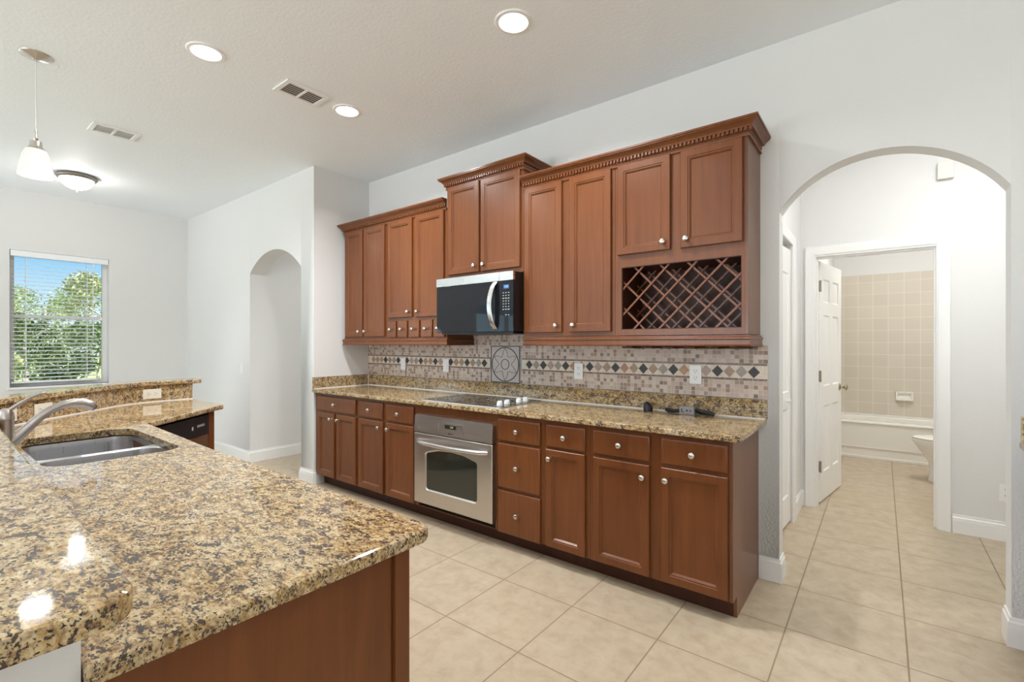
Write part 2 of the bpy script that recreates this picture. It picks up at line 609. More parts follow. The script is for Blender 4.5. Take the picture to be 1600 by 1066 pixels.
def grid_wall(mb, us, zs, holes, fn, t0, t1):
    """wall of cells with rectangular holes; fn(u, t, z) -> world"""
    us = sorted(set(us) | {h[0] for h in holes} | {h[1] for h in holes})
    zs = sorted(set(zs) | {h[2] for h in holes} | {h[3] for h in holes})
    nu, nz = len(us) - 1, len(zs) - 1

    def solid(i, j):
        if not (0 <= i < nu and 0 <= j < nz): return False
        u, z = (us[i] + us[i + 1]) / 2, (zs[j] + zs[j + 1]) / 2
        return not any(h[0] < u < h[1] and h[2] < z < h[3] for h in holes)
    for i in range(nu):
        for j in range(nz):
            if not solid(i, j): continue
            a, b, c, d = us[i], us[i + 1], zs[j], zs[j + 1]
            for t in (t0, t1):
                mb.add([fn(a, t, c), fn(b, t, c), fn(b, t, d), fn(a, t, d)], [(0, 1, 2, 3)])
            for di, dj, e in ((-1, 0, ((a, c), (a, d))), (1, 0, ((b, c), (b, d))), (0, -1, ((a, c), (b, c))), (0, 1, ((a, d), (b, d)))):
                if not solid(i + di, j + dj):
                    (u1, z1), (u2, z2) = e
                    mb.add([fn(u1, t0, z1), fn(u2, t0, z2), fn(u2, t1, z2), fn(u1, t1, z1)], [(0, 1, 2, 3)])
    return mb


def arch_wall(mb, u0, u1, z1, ua, ub, zl, zr, apex, fn, t0, t1, n=28):
    """wall with an arched opening from the floor"""
    w = (ub - ua) / 2
    um = (ua + ub) / 2
    zs_ = (zl + zr) / 2
    rise = apex - zs_
    R = (w * w + rise * rise) / (2 * rise)

    def zc(u):
        x = u - um
        return apex - R + math.sqrt(max(0, R * R - x * x)) + (zr - zl) * x / (2 * w)
    for a, b in ((u0, ua), (ub, u1)):
        for t in (t0, t1):
            mb.add([fn(a, t, 0), fn(b, t, 0), fn(b, t, z1), fn(a, t, z1)], [(0, 1, 2, 3)])
    for u, z in ((u0, z1), (u1, z1), (ua, zc(ua)), (ub, zc(ub))):
        mb.add([fn(u, t0, 0), fn(u, t1, 0), fn(u, t1, z), fn(u, t0, z)], [(0, 1, 2, 3)])
    for k in range(n):
        a, b = ua + 2 * w * k / n, ua + 2 * w * (k + 1) / n
        for t in (t0, t1):
            mb.add([fn(a, t, zc(a)), fn(b, t, zc(b)), fn(b, t, z1), fn(a, t, z1)], [(0, 1, 2, 3)])
        mb.add([fn(a, t0, zc(a)), fn(b, t0, zc(b)), fn(b, t1, zc(b)), fn(a, t1, zc(a))], [(0, 1, 2, 3)])
    mb.add([fn(u0, t0, z1), fn(u1, t0, z1), fn(u1, t1, z1), fn(u0, t1, z1)], [(0, 1, 2, 3)])
    return mb


def text_mesh(body, size, fn, mb, mi=0):
    """flat lettering: fn(u, v) -> world"""
    c = bpy.data.curves.new('lettering', 'FONT')
    c.body = body
    c.size = size
    c.align_x = 'CENTER'
    c.align_y = 'CENTER'
    o = bpy.data.objects.new('lettering', c)
    COL.objects.link(o)
    dg = bpy.context.evaluated_depsgraph_get()
    me = o.evaluated_get(dg).to_mesh()
    vs = [fn(v.co.x, v.co.y) for v in me.vertices]
    fs = [tuple(p.vertices) for p in me.polygons]
    mb.add(vs, fs, mi)
    o.evaluated_get(dg).to_mesh_clear()
    bpy.data.objects.remove(o)
    bpy.data.curves.remove(c)
    return mb


# ------------------------------------------------------------------ the room
CEIL = 3.05
YB = 3.04          # back wall
XL = -7.55         # wall with the window
YA = 2.42          # wall with the hallway arch
XR = -4.285        # return wall beside the cabinets
struct('floor', MB().box(-7.75, 3.05, -6.1, 8.2, -0.12, 0.0), M_FLOOR)
struct('ceiling', MB().box(-7.75, 3.05, -6.1, 8.2, CEIL, CEIL + 0.12), M_CEIL)

fx = lambda u, t, z: (u, t, z)      # wall running along x
fy = lambda u, t, z: (t, u, z)      # wall running along y
struct('wall_back', arch_wall(MB(), XR - 0.12, 3.0, CEIL, -0.455, 0.457, 2.092, 2.058, 2.335, fx, YB, YB + 0.12), M_WALL)
struct('wall_hall_arch', arch_wall(MB(), XL, XR, CEIL, -5.643, -4.521, 2.135, 2.105, 2.345, fx, YA, YA + 0.18), M_WALL)
struct('wall_return', MB().box(XR - 0.12, XR, YA + 0.18, YB, 0, CEIL), M_WALL)
W1 = (0.725, 1.575, 0.865, 2.385)
struct('wall_left', grid_wall(MB(), (-6.0, YA + 0.18), (0, CEIL), [W1, (-1.85, -0.45, 0.865, 2.385), (-5.6, -3.1, 0.0, 2.36)], fy, XL - 0.16, XL), M_WALL)
struct('wall_rear', grid_wall(MB(), (-7.71, 3.0), (0, CEIL), [(-4.8, -1.2, 0.0, 2.4)], fx, -6.1, -5.96), M_WALL)
struct('wall_right', grid_wall(MB(), (-5.96, YB), (0, CEIL), [(-3.9, -0.5, 0.5, 2.5)], fy, 2.9, 3.04), M_WALL)
# hallway behind the first arch
struct('wall_hall_left', MB().box(-5.763, -5.643, YA + 0.18, 4.9, 0, CEIL), M_WALL)
struct('wall_hall_back', MB().box(-5.643, -3.2, 4.78, 4.9, 0, CEIL), M_WALL)
struct('wall_hall_right', MB().box(-3.32, -3.2, YB + 0.12, 4.78, 0, CEIL), M_WALL)
# vestibule and bathroom behind the second arch
YV = 4.62
struct('wall_vestibule_left', grid_wall(MB(), (YB + 0.12, YV), (0, CEIL), [(3.33, 4.13, 0.0, 2.09)], fy, -0.655, -0.535), M_WALL)
struct('wall_vestibule_back', grid_wall(MB(), (-0.655, 1.62), (0, CEIL), [(-0.44, 0.33, 0.0, 2.075)], fx, YV, YV + 0.12), M_WALL)
struct('wall_vestibule_right', MB().box(1.5, 1.62, YB + 0.12, YV, 0, CEIL), M_WALL)
struct('wall_closet_back', MB().box(-1.35, -1.25, 3.16, 4.7, 0, CEIL), M_WALL)
struct('wall_bath_left', MB().box(-0.60, -0.50, YV + 0.12, 7.7, 0, CEIL), M_WALL)
struct('wall_bath_right', MB().box(1.25, 1.35, YV + 0.12, 7.7, 0, CEIL), M_WALL)
struct('wall_bath_back', MB().box(-0.50, 1.25, 7.55, 7.7, 0, CEIL), M_WALL)
struct('wall_bath_tile', MB().box(-0.50, 1.25, 7.53, 7.55, 0.44, 2.22, 0), M_BATHTILE)
struct('wall_bath_tile_side', MB().box(-0.50, -0.485, 6.85, 7.53, 0.44, 2.22).box(1.235, 1.25, 6.85, 7.53, 0.44, 2.22), M_BATHTILE_Y)

# baseboards
BB = [(0, 0), (0.016, 0), (0.016, 0.085), (0.012, 0.092), (0.012, 0.108), (0.007, 0.114), (0.006, 0.130), (0, 0.130)]


def base_run(name, path):
    return struct(name, MB().sweep(path, BB), M_TRIM)


base_run('baseboard_arch', [(XL, YA), (-5.643, YA), (-5.643, 4.78)])
base_run('baseboard_pier', [(-4.521, YA + 0.18), (-4.521, YA), (XR, YA), (XR, 2.52)])
base_run('baseboard_back', [(-0.558, YB), (-0.455, YB), (-0.455, YB + 0.12)])
base_run('baseboard_back_end', [(0.457, YB + 0.12), (0.457, YB), (0.52, YB)])
base_run('baseboard_vestibule_left', [(-0.535, 4.20), (-0.535, YV), (-0.505, YV)])
base_run('baseboard_vestibule', [(0.40, YV), (1.5, YV)])
base_run('baseboard_left', [(XL, -2.5), (XL, YA)])

# casings
CAS = [(0, 0), (0, 0.010), (0.012, 0.014), (0.030, 0.014), (0.045, 0.020), (0.062, 0.022), (0.068, 0.016), (0.068, 0)]


def casing(name, a, b, top, fn):
    # path runs up one side, over the head and down the other, offset outward
    return struct(name, MB().sweep([(b, 0), (b, top), (a, top), (a, 0)], CAS, fn), M_TRIM)


casing('trim_1', -0.435, 0.325, 2.075, lambda u, z, h: (u, YV - h, z))
struct('trim_2', MB().box(-0.440, -0.425, YV - 0.002, YV + 0.122, 0, 2.075).box(0.315, 0.330, YV - 0.002, YV + 0.122, 0, 2.075)
       .box(-0.425, 0.315, YV - 0.002, YV + 0.122, 2.06, 2.075).box(-0.425, -0.413, YV + 0.03, YV + 0.07, 0, 2.06)
       .box(0.303, 0.315, YV + 0.03, YV + 0.07, 0, 2.06).box(-0.413, 0.303, YV + 0.03, YV + 0.07, 2.045, 2.06), M_TRIM)
struct('trim_3', MB().sweep([(3.33, 0), (3.33, 2.09), (4.13, 2.09), (4.13, 0)], [(-d, h) for d, h in CAS], lambda u, z, h: (-0.535 + h, u, z)), M_TRIM)

# ------------------------------------------------------------------ window, blind, garden
wf = MB()
y0, y1, z0, z1 = W1
XF = XL - 0.10
wf.box(XF - 0.05, XF, y0, y0 + 0.045, z0, z1).box(XF - 0.05, XF, y1 - 0.045, y1, z0, z1)
wf.box(XF - 0.05, XF, y0 + 0.045, y1 - 0.045, z1 - 0.05, z1).box(XF - 0.05, XF, y0 + 0.045, y1 - 0.045, z0, z0 + 0.05)
wf.box(XF - 0.045, XF + 0.012, y0 + 0.045, y1 - 0.045, 1.635, 1.675)
w1 = struct('window_1', wf, M_TRIM)
MB().box(XF - 0.028, XF - 0.024, y0 + 0.045, y1 - 0.045, z0 + 0.05, 1.635).box(XF - 0.032, XF - 0.028, y0 + 0.045, y1 - 0.045, 1.675, z1 - 0.05).build('pane', M_GLASS, w1)
MB().box(XF, XL + 0.03, y0 - 0.03, y1 + 0.03, z0 - 0.025, z0, 0.004).build('window_sill', M_TRIM, w1)

bl = thing('window_blind', 'white horizontal slat blind with open slats hanging in the garden window', 'blind', (XL - 0.05, 1.15, 0.92))
MB().box(XL - 0.085, XL - 0.015, y0 + 0.012, y1 - 0.012, 2.325, 2.378, 0.003).build('headrail', M_BLIND, bl)
MB().box(XL - 0.012, XL + 0.004, y0 + 0.006, y1 - 0.006, 2.318, 2.382, 0.004).build('valance', M_BLIND, bl)
sl = MB()
zz = 0.955
while zz < 2.315:
    sl.loft([[(XL - 0.076, yy, zz + 0.009), (XL - 0.026, yy, zz), (XL - 0.026, yy, zz + 0.003), (XL - 0.076, yy, zz + 0.012)] for yy in (y0 + 0.015, y1 - 0.105)])
    zz += 0.0435
sl.build('slats', M_BLIND, bl)
MB().box(XL - 0.078, XL - 0.024, y0 + 0.015, y1 - 0.105, 0.905, 0.925, 0.003).build('bottom_rail', M_BLIND, bl)
MB().box(XL - 0.0775, XL - 0.0765, 0.855, 0.859, 0.925, 2.325).box(XL - 0.0255, XL - 0.0245, 0.855, 0.859, 0.925, 2.325)\
    .box(XL - 0.0775, XL - 0.0765, 1.375, 1.379, 0.925, 2.325).box(XL - 0.0255, XL - 0.0245, 1.375, 1.379, 0.925, 2.325).build('ladder_cord', M_BLIND, bl)
MB().tube([(XL - 0.02, 1.43, 2.32), (XL - 0.02, 1.43, 1.45)], 0.004, 8).build('tilt_wand', M_WHITEPL, bl)

for nm, loc in (('window_2', None),):
    wb = MB()
    wb.box(XL - 0.10, XL - 0.04, -5.6, -5.53, 0, 2.36).box(XL - 0.10, XL - 0.04, -3.17, -3.1, 0, 2.36).box(XL - 0.10, XL - 0.04, -4.40, -4.30, 0, 2.36)
    wb.box(XL - 0.10, XL - 0.04, -5.53, -3.17, 2.29, 2.36).box(XL - 0.10, XL - 0.04, -5.53, -3.17, 0, 0.07)
    struct('window_2', wb, M_TRIM)
    wb = MB()
    wb.box(XL - 0.15, XL - 0.10, -1.85, -1.805, 0.865, 2.385).box(XL - 0.15, XL - 0.10, -0.495, -0.45, 0.865, 2.385).box(XL - 0.15, XL - 0.10, -1.805, -0.495, 2.335, 2.385)
    wb.box(XL - 0.15, XL - 0.10, -1.805, -0.495, 0.865, 0.915).box(XL - 0.145, XL - 0.09, -1.805, -0.495, 1.635, 1.675)
    struct('added_window_5', wb, M_TRIM)  # unseen frame added to go with the nook fill panel
    wc = MB()
    wc.box(-4.8, -4.73, -6.06, -6.0, 0, 2.4).box(-1.27, -1.2, -6.06, -6.0, 0, 2.4).box(-3.05, -2.95, -6.06, -6.0, 0, 2.4)
    wc.box(-4.73, -1.27, -6.06, -6.0, 2.33, 2.4).box(-4.73, -1.27, -6.06, -6.0, 0, 0.07)
    struct('added_window_3', wc, M_TRIM)  # unseen rear opening, added along with its fill panel
    wd = MB()
    wd.box(2.94, 3.0, -3.9, -3.83, 0.5, 2.5).box(2.94, 3.0, -0.57, -0.5, 0.5, 2.5).box(2.94, 3.0, -2.25, -2.15, 0.5, 2.5)
    wd.box(2.94, 3.0, -3.83, -0.57, 2.43, 2.5).box(2.94, 3.0, -3.83, -0.57, 0.5, 0.57)
    struct('added_window_4', wd, M_TRIM)  # unseen side opening, added along with its fill panel

gl = struct('lawn_ground', MB().box(-60, -7.75, -40, 45, -0.45, -0.25), M_LAWN)


def tree(x, y, h, cr, leaf, label, n=3600, trunk_r=0.07, low=0.25, lean=0.0):
    t = thing('garden_tree', label, 'tree', (x, y, -0.25), 'trees in the garden beyond the window')
    tm = MB()
    hh = h * 0.75
    tm.tube([(x, y, -0.3), (x + 0.05, y + lean * 0.3, hh * 0.35), (x - 0.05, y + lean * 0.7, hh * 0.7), (x, y + lean, hh)],
            [trunk_r, trunk_r * 0.8, trunk_r * 0.6, trunk_r * 0.3], 8)
    for k in range(5):
        a = k * 1.3 + x
        zb = hh * (0.35 + 0.12 * k)
        tm.tube([(x, y + lean * zb / hh, zb), (x + 0.5 * cr * math.cos(a), y + lean + 0.55 * cr * math.sin(a), zb + 0.35 * cr)], [trunk_r * 0.5, trunk_r * 0.2], 6)
    tm.build('trunk', M_BARK, t)
    lm = MB()
    zc0 = h * (low + 1) / 2
    blobs = [(x + random.uniform(-.6, .6) * cr, y + lean + random.uniform(-.8, .8) * cr, zc0 + random.uniform(-.75, .7) * h * (1 - low) / 2, random.uniform(.25, .5) * cr) for _ in range(16)]
    for k in range(n):
        b = random.choice(blobs)
        d = Vector((random.gauss(0, 1), random.gauss(0, 1), random.gauss(0, 1))).normalized() * b[3] * random.uniform(0.55, 1.05)
        c = Vector(b[:3]) + d
        if c.z < -0.1: c.z = random.uniform(-.1, .3)
        s_ = random.uniform(0.03, 0.075)
        u = Vector((random.gauss(0, 1), random.gauss(0, 1), random.gauss(0, 1))).normalized()
        v = u.orthogonal().normalized()
        lm.add([c - u * s_, c + v * s_ * .5, c + u * s_, c - v * s_ * .5], [(0, 1, 2, 3)])
    lm.build('foliage', M_LEAF[leaf], t)
    return t


tree(-17.0, 1.9, 2.2, 1.0, 1, 'dark green bushy tree low beside the lawn seen through the blind')
tree(-18.5, 3.7, 3.7, 1.5, 2, 'tall pale sunlit tree standing highest beyond the blind', 4800, 0.09, 0.30, 0.4)
tree(-24.0, 3.2, 3.4, 1.6, 0, 'bright green tree whose top meets the sky beyond the blind', 4800, 0.09, 0.12)
tree(-23.0, 6.9, 3.6, 1.9, 0, 'broad bright tree half hidden by the pale sunlit one', 4800, 0.1, 0.15)
tree(-19.0, 0.3, 3.0, 1.4, 1, 'deep green tree in the corner of the window view', 4200, 0.09, 0.1)
tree(-13.2, 2.10, 1.25, 0.5, 1, 'low dark bush filling the middle of the garden view', 2200, 0.03, 0.0)
tree(-13.2, 3.15, 1.35, 0.5, 2, 'low pale bush at the edge of the garden view', 2200, 0.03, 0.0)
tree(-13.2, 1.05, 1.2, 0.5, 0, 'low bright bush between the dark trees in the garden', 2000, 0.03, 0.0)
tree(-15.5, 2.95, 1.9, 0.8, 1, 'small dark shrubby tree with bare stems over the lawn', 1600, 0.045, 0.35, 0.2)

# ------------------------------------------------------------------ shared hardware
_k = MB().lathe([(0.0001, 0.0), (0.009, 0.0), (0.0075, -0.004), (0.0065, -0.010), (0.008, -0.015), (0.0145, -0.019),
                 (0.0165, -0.0235), (0.0150, -0.028), (0.0095, -0.0315), (0.0001, -0.0325)], (0, 0, 0), 18, 'Y')
KNOB = _k.build('cabinet_knob_master', M_NICKEL)
KNOB_ME = KNOB.data
KNOB_ORG_OFF = Vector(KNOB.location)
bpy.data.objects.remove(KNOB)


def knob(parent, x, y, z, rotz=0.0):
    off = KNOB_ORG_OFF.copy()
    if rotz:
        off = Matrix.Rotation(rotz, 3, 'Z') @ off
    o = shared('knob', KNOB_ME, Vector((x, y, z)) + off, parent, 'satin nickel round knob')
    o.rotation_euler = (0, 0, rotz)
    return o


def door_panel(mb, x0, x1, z0, z1, yf, t=0.02, fw=0.055):
    e = 0.004
    L = [(0, yf + t), (0, yf + e), (e * 0.4, yf + e * 0.4), (e, yf), (fw - 0.014, yf), (fw - 0.012, yf + 0.0035), (fw - 0.005, yf + 0.0035),
         (fw + 0.004, yf + 0.0125), (fw + 0.006, yf + 0.0125)]
    mb.rects([(x0 + d, x1 - d, z0 + d, z1 - d, y) for d, y in L])
    return mb


def drawer_panel(mb, x0, x1, z0, z1, yf, t=0.02):
    e = 0.006
    mb.rects([(x0 + d, x1 - d, z0 + d, z1 - d, y) for d, y in [(0, yf + t), (0, yf + e), (0.003, yf + 0.002), (0.008, yf), (0.012, yf)]])
    return mb


def add_door(root, x0, x1, z0, z1, yf, kx=None, kz=None, M=None):
    d = MB()
    if M: d.T = M
    door_panel(d, x0, x1, z0, z1, yf)
    o = d.build('door', M_WOOD, root)
    if kx is not None:
        if M:
            w = M @ Vector((kx, yf, kz))
            knob(o, w.x, w.y, w.z, M.to_euler().z)
        else:
            knob(o, kx, yf, kz)
    return o


def add_drawer(root, x0, x1, z0, z1, yf, M=None, kx=None):
    d = MB()
    if M: d.T = M
    drawer_panel(d, x0, x1, z0, z1, yf)
    o = d.build('drawer', M_WOOD, root)
    kx = (x0 + x1) / 2 if kx is None else kx
    if M:
        w = M @ Vector((kx, yf, (z0 + z1) / 2))
        knob(o, w.x, w.y, w.z, M.to_euler().z)
    else:
        knob(o, kx, yf, (z0 + z1) / 2)
    return o


# ------------------------------------------------------------------ base cabinets on the back wall
BF = 2.44      # face frame plane
BD = 2.42      # door plane
TOE = 2.52
BW = YB - 0.003


def base_unit(x0, x1, label, group=None, open_=None, M=None, body_mat=None):
    c = ((x0 + x1) / 2, (BF + BW) / 2, 0)
    if M:
        c = M @ Vector(c)
    r = thing('base_cabinet', label, 'cabinet', c, group)
    b = MB()
    if M: b.T = M
    if open_:
        a0, a1, c0, c1 = open_
        b.box(x0, a0, BF, BW, 0.105, 0.882).box(a1, x1, BF, BW, 0.105, 0.882)
        b.box(a0, a1, BF, BW, c1, 0.882).box(a0, a1, BF, BW, 0.105, c0).box(a0, a1, BW - 0.02, BW, c0, c1)
    else:
        b.box(x0, x1, BF, BW, 0.105, 0.882)
    b.build('body', body_mat or M_WOOD, r)
    k = MB()
    if M: k.T = M
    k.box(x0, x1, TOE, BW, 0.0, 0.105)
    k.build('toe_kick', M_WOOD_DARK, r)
    return r


u = base_unit(XR + 0.004, -3.592, 'cherry base cabinet with one drawer over two doors, against the return wall', 'base cabinets under the long granite counter')
add_drawer(u, -4.232, -3.616, 0.722, 0.856, BD)
add_door(u, -4.232, -3.945, 0.112, 0.705, BD, -3.985, 0.655)
add_door(u, -3.905, -3.612, 0.112, 0.705, BD, -3.868, 0.655)
u = base_unit(-3.590, -2.834, 'cherry base cabinet with two drawers over two doors, beside the wall oven', 'base cabinets under the long granite counter')
add_drawer(u, -3.568, -3.235, 0.722, 0.856, BD)
add_drawer(u, -3.187, -2.852, 0.722, 0.856, BD)
add_door(u, -3.568, -3.230, 0.112, 0.705, BD, -3.268, 0.655)
add_door(u, -3.187, -2.846, 0.112, 0.705, BD, -3.150, 0.655)
ov = base_unit(-2.832, -2.021, 'cherry oven cabinet framing the stainless oven under the cooktop', 'base cabinets under the long granite counter', (-2.806, -2.040, 0.110, 0.805))
u = base_unit(-2.019, -1.645, 'narrow cherry base cabinet of three stacked drawers, next to the oven', 'base cabinets under the long granite counter')
add_drawer(u, -2.007, -1.669, 0.712, 0.856, BD)
add_drawer(u, -2.007, -1.669, 0.404, 0.694, BD)
add_drawer(u, -2.007, -1.669, 0.106, 0.384, BD)
u = base_unit(-1.643, -1.327, 'narrowest cherry base cabinet, one drawer over a single door', 'base cabinets under the long granite counter')
add_drawer(u, -1.621, -1.352, 0.720, 0.856, BD)
add_door(u, -1.621, -1.353, 0.110, 0.704, BD, -1.590, 0.650)
u = base_unit(-1.325, -0.575, 'wide cherry base cabinet, two drawers over two doors, ending the counter by the arch', 'base cabinets under the long granite counter')
add_drawer(u, -1.300, -0.966, 0.725, 0.858, BD)
add_drawer(u, -0.904, -0.580, 0.727, 0.860, BD)
add_door(u, -1.300, -0.969, 0.112, 0.703, BD, -1.000, 0.640)
add_door(u, -0.904, -0.580, 0.114, 0.706, BD, -0.875, 0.645)
ep = MB()
ep.T = Matrix(((0, 0, 1, 0), (1, 0, 0, 0), (0, 1, 0, 0), (0, 0, 0, 1)))     # local (y, z, x)
ep.prism([(BF, 0.105), (TOE, 0.105), (TOE, 0.0), (BW, 0.0), (BW, 0.882), (BF, 0.882)], -0.5745, -0.560)
ep.build('end_panel', M_WOOD_SIDE, u)['label'] = 'plain veneered end panel'

# ------------------------------------------------------------------ long counter
ct = thing('countertop', 'long gold speckled granite countertop on the back wall cabinets, under the mosaic tile', 'countertop', (-2.4, 2.72, 0.884))
cpoly = rounded_poly([(XR + 0.002, 2.398), (-0.518, 2.398), (-0.518, YB - 0.002), (XR + 0.002, YB - 0.002)], [0, 0.012, 0, 0])
MB().slab(cpoly, 0.914, 0.031, 0.007).build('slab', M_GRAN, ct)
MB().box(XR + 0.024, -0.513, YB - 0.024, YB - 0.002, 0.9145, 1.026, 0.002).build('backsplash', M_GRAN, ct)
MB().box(XR + 0.002, XR + 0.0235, 2.402, YB - 0.002, 0.9145, 1.026, 0.002).build('side_splash', M_GRAN, ct)
MB().box(XR + 0.0275, -0.522, YB - 0.0275, YB - 0.0235, 0.9142, 0.922).box(XR + 0.0235, XR + 0.0275, 2.41, YB - 0.0235, 0.9142, 0.922)\
    .box(XR + 0.0235, XR + 0.0275, YB - 0.0285, YB - 0.0245, 0.922, 1.024).build('caulk_line', M_CAULK, ct)

# mosaic backsplash with an accent band
bs = thing('tile_backsplash', 'stone mosaic tile backsplash with a diamond accent band above the granite', 'backsplash', (-2.4, YB - 0.008, 1.028))
MZ0, MZ1 = 1.1325, 1.2325
mo = MB()
YT = YB - 0.010
mo.box(XR + 0.002, -0.511, YT, YB - 0.001, 1.028, MZ0).box(XR + 0.002, -0.511, YT, YB - 0.001, MZ1, 1.336)
mo.box(XR + 0.002, -0.57, YT, YB - 0.001, 1.336, 1.390).box(-2.78, -2.014, YT, YB - 0.001, 1.390, 1.47)
mo.build('mosaic', M_MOSAIC, bs)
band = MB()
MX0, MX1 = -2.580, -2.272
for a, b in ((XR + 0.002, MX0 - 0.012), (MX1 + 0.012, -0.511)):
    band.box(a, b, YT + 0.001, YB - 0.001, MZ0, MZ1, mi=0)
    x = a
    while x < b - 0.01:
        e = min(x + 0.075, b)
        for z in (MZ0, MZ1 - 0.012):
            band.box(x + 0.001, e - 0.001, YT - 0.002, YT + 0.002, z, z + 0.012, mi=1)
        x += 0.076
seq = [0, 2, 1, 0, 3, 2, 4, 0, 2, 1, 0, 1, 4, 0, 1, 3, 0, 1, 4, 0, 2, 3, 0, 2]
x = -0.583
k = 0
while x > XR + 0.03:
    if not (MX0 - 0.03 < x < MX1 + 0.03):
        mi = 2 + seq[k % len(seq)]
        zc, h, w = 1.1825, 0.0345, 0.032
        band.loft([[(x - w, YT + 0.0005, zc), (x, YT + 0.0005, zc - h), (x + w, YT + 0.0005, zc), (x, YT + 0.0005, zc + h)],
                   [(x - w, YT - 0.002, zc), (x, YT - 0.002, zc - h), (x + w, YT - 0.002, zc), (x, YT - 0.002, zc + h)]], mi=mi)
    x -= 0.0668
    k += 1
band.build('accent_band', [M_CREAM, M_LINER] + M_DIA, bs)
MC = ((MX0 + MX1) / 2, 1.1785)
md = MB()
md.box(MX0, MX1, YT - 0.004, YT, 1.0295, 1.3275, 0.0015)
med = md.build('medallion', M_MEDAL, bs)
med['label'] = 'square stone tile with a six petal flower in a ring'
YM = YT - 0.005


def ring_line(mb, pts, w, mi, closed=True):
    mb.sweep(pts, [(-w, 0), (w, 0), (w, 0.002), (-w, 0.002)], lambda a, b, h: (a, YM - h + 0.0012, b), closed=closed, mi=mi)


ml = MB()
hw = 0.1475
ring_line(ml, [(MC[0] - hw, MC[1] - hw), (MC[0] + hw, MC[1] - hw), (MC[0] + hw, MC[1] + hw), (MC[0] - hw, MC[1] + hw)], 0.0032, 0)
ring_line(ml, [(MC[0] + 0.138 * math.cos(a * PI / 32), MC[1] + 0.138 * math.sin(a * PI / 32)) for a in range(64)], 0.0036, 0)
ring_line(ml, [(MC[0] + 0.041 * math.cos(a * PI / 16), MC[1] + 0.041 * math.sin(a * PI / 16)) for a in range(32)], 0.0026, 0)
pet = []
for p_ in range(6):
    a0 = PI / 2 + p_ * PI / 3
    for f, r in ((-0.5, 0.066), (-0.40, 0.069), (-0.33, 0.078), (-0.25, 0.090), (-0.16, 0.105), (-0.07, 0.120), (0, 0.132), (0.07, 0.120), (0.16, 0.105), (0.25, 0.090), (0.33, 0.078), (0.40, 0.069)):
        a = a0 + f * PI / 3
        pet.append((MC[0] + r * math.cos(a), MC[1] + r * math.sin(a)))
ring_line(ml, pet, 0.0019, 1)
ml.build('flower_inlay', [M_INK, M_PETAL], med)

# ------------------------------------------------------------------ wall cabinets
UF = 2.72
UD = 2.70


def wall_unit(x0, x1, z0, z1, label, name='wall_cabinet'):
    r = thing(name, label, 'cabinet', ((x0 + x1) / 2, (UF + BW) / 2, z0), 'cherry wall cabinets over the counter')
    MB().box(x0, x1, UF, BW, z0, z1).build('body', M_WOOD, r)
    return r


UZ0, UZ1 = 1.393, 2.452
u = wall_unit(-4.232, -3.556, UZ0, UZ1, 'tall two door cherry wall cabinet nearest the return wall')
add_door(u, -4.204, -3.921, 1.413, 2.440, UD, -3.957, 1.463)
add_door(u, -3.894, -3.582, 1.413, 2.440, UD, -3.858, 1.463)
u = wall_unit(-3.554, -2.784, UZ0, UZ1, 'cherry wall cabinet with a row of tiny spice drawers under two doors')
add_door(u, -3.529, -3.201, 1.578, 2.440, UD, -3.238, 1.625)
add_door(u, -3.155, -2.811, 1.574, 2.440, UD, -3.118, 1.622)
for a, b in ((-3.537, -3.419), (-3.393, -3.268), (-3.242, -3.109), (-3.083, -2.946), (-2.931, -2.799)):
    add_drawer(u, a, b, 1.400, 1.548, UD)
u = wall_unit(-2.782, -2.012, 1.862, 2.617, 'short raised cherry wall cabinet above the microwave')
add_door(u, -2.759, -2.426, 1.897, 2.602, UD, -2.463, 1.945)
add_door(u, -2.407, -2.034, 1.897, 2.596, UD, -2.370, 1.945)
u = wall_unit(-2.010, -1.306, UZ0 + 0.005, UZ1, 'tall two door cherry wall cabinet between microwave and wine rack')
add_door(u, -1.993, -1.685, 1.424, 2.442, UD, -1.722, 1.468)
add_door(u, -1.626, -1.327, 1.424, 2.438, UD, -1.590, 1.468)
# wine rack cabinet: open cubby below two doors
u = thing('wine_rack_cabinet', 'cherry wall cabinet with a diagonal lattice wine rack under two doors', 'cabinet', (-0.93, 2.88, UZ0), 'cherry wall cabinets over the counter')
b = MB()
WX0, WX1, WZ0, WZ1 = -1.262, -0.582, 1.434, 1.815
b.box(-1.304, -0.566, UF, BW, WZ1, UZ1).box(-1.304, -0.566, UF, BW, UZ0 + 0.005, WZ0)
b.box(-1.304, WX0, UF, BW, WZ0, WZ1).box(WX1, -0.566, UF, BW, WZ0, WZ1)
b.build('body', M_WOOD, u)
MB().box(WX0, WX1, BW - 0.012, BW, WZ0, WZ1).box(WX0, WX0 + 0.004, UF + 0.004, BW - 0.012, WZ0, WZ1).box(WX1 - 0.004, WX1, UF + 0.004, BW - 0.012, WZ0, WZ1)\
    .box(WX0 + 0.004, WX1 - 0.004, UF + 0.004, BW - 0.012, WZ0, WZ0 + 0.004).box(WX0 + 0.004, WX1 - 0.004, UF + 0.004, BW - 0.012, WZ1 - 0.004, WZ1).build('cubby_liner', M_WOOD_DARK, u)['label'] = 'cubby interior painted dark for its shade'  # shade inside the cubby is put into the liner's dark colour
MB().box(-0.5655, -0.551, UF, BW, UZ0 + 0.005, UZ1).build('end_panel', M_WOOD_SIDE, u)['label'] = 'plain veneered end panel'
add_door(u, -1.282, -0.956, 1.890, 2.440, UD, -0.993, 1.935)
add_door(u, -0.898, -0.574, 1.888, 2.436, UD, -0.862, 1.935)


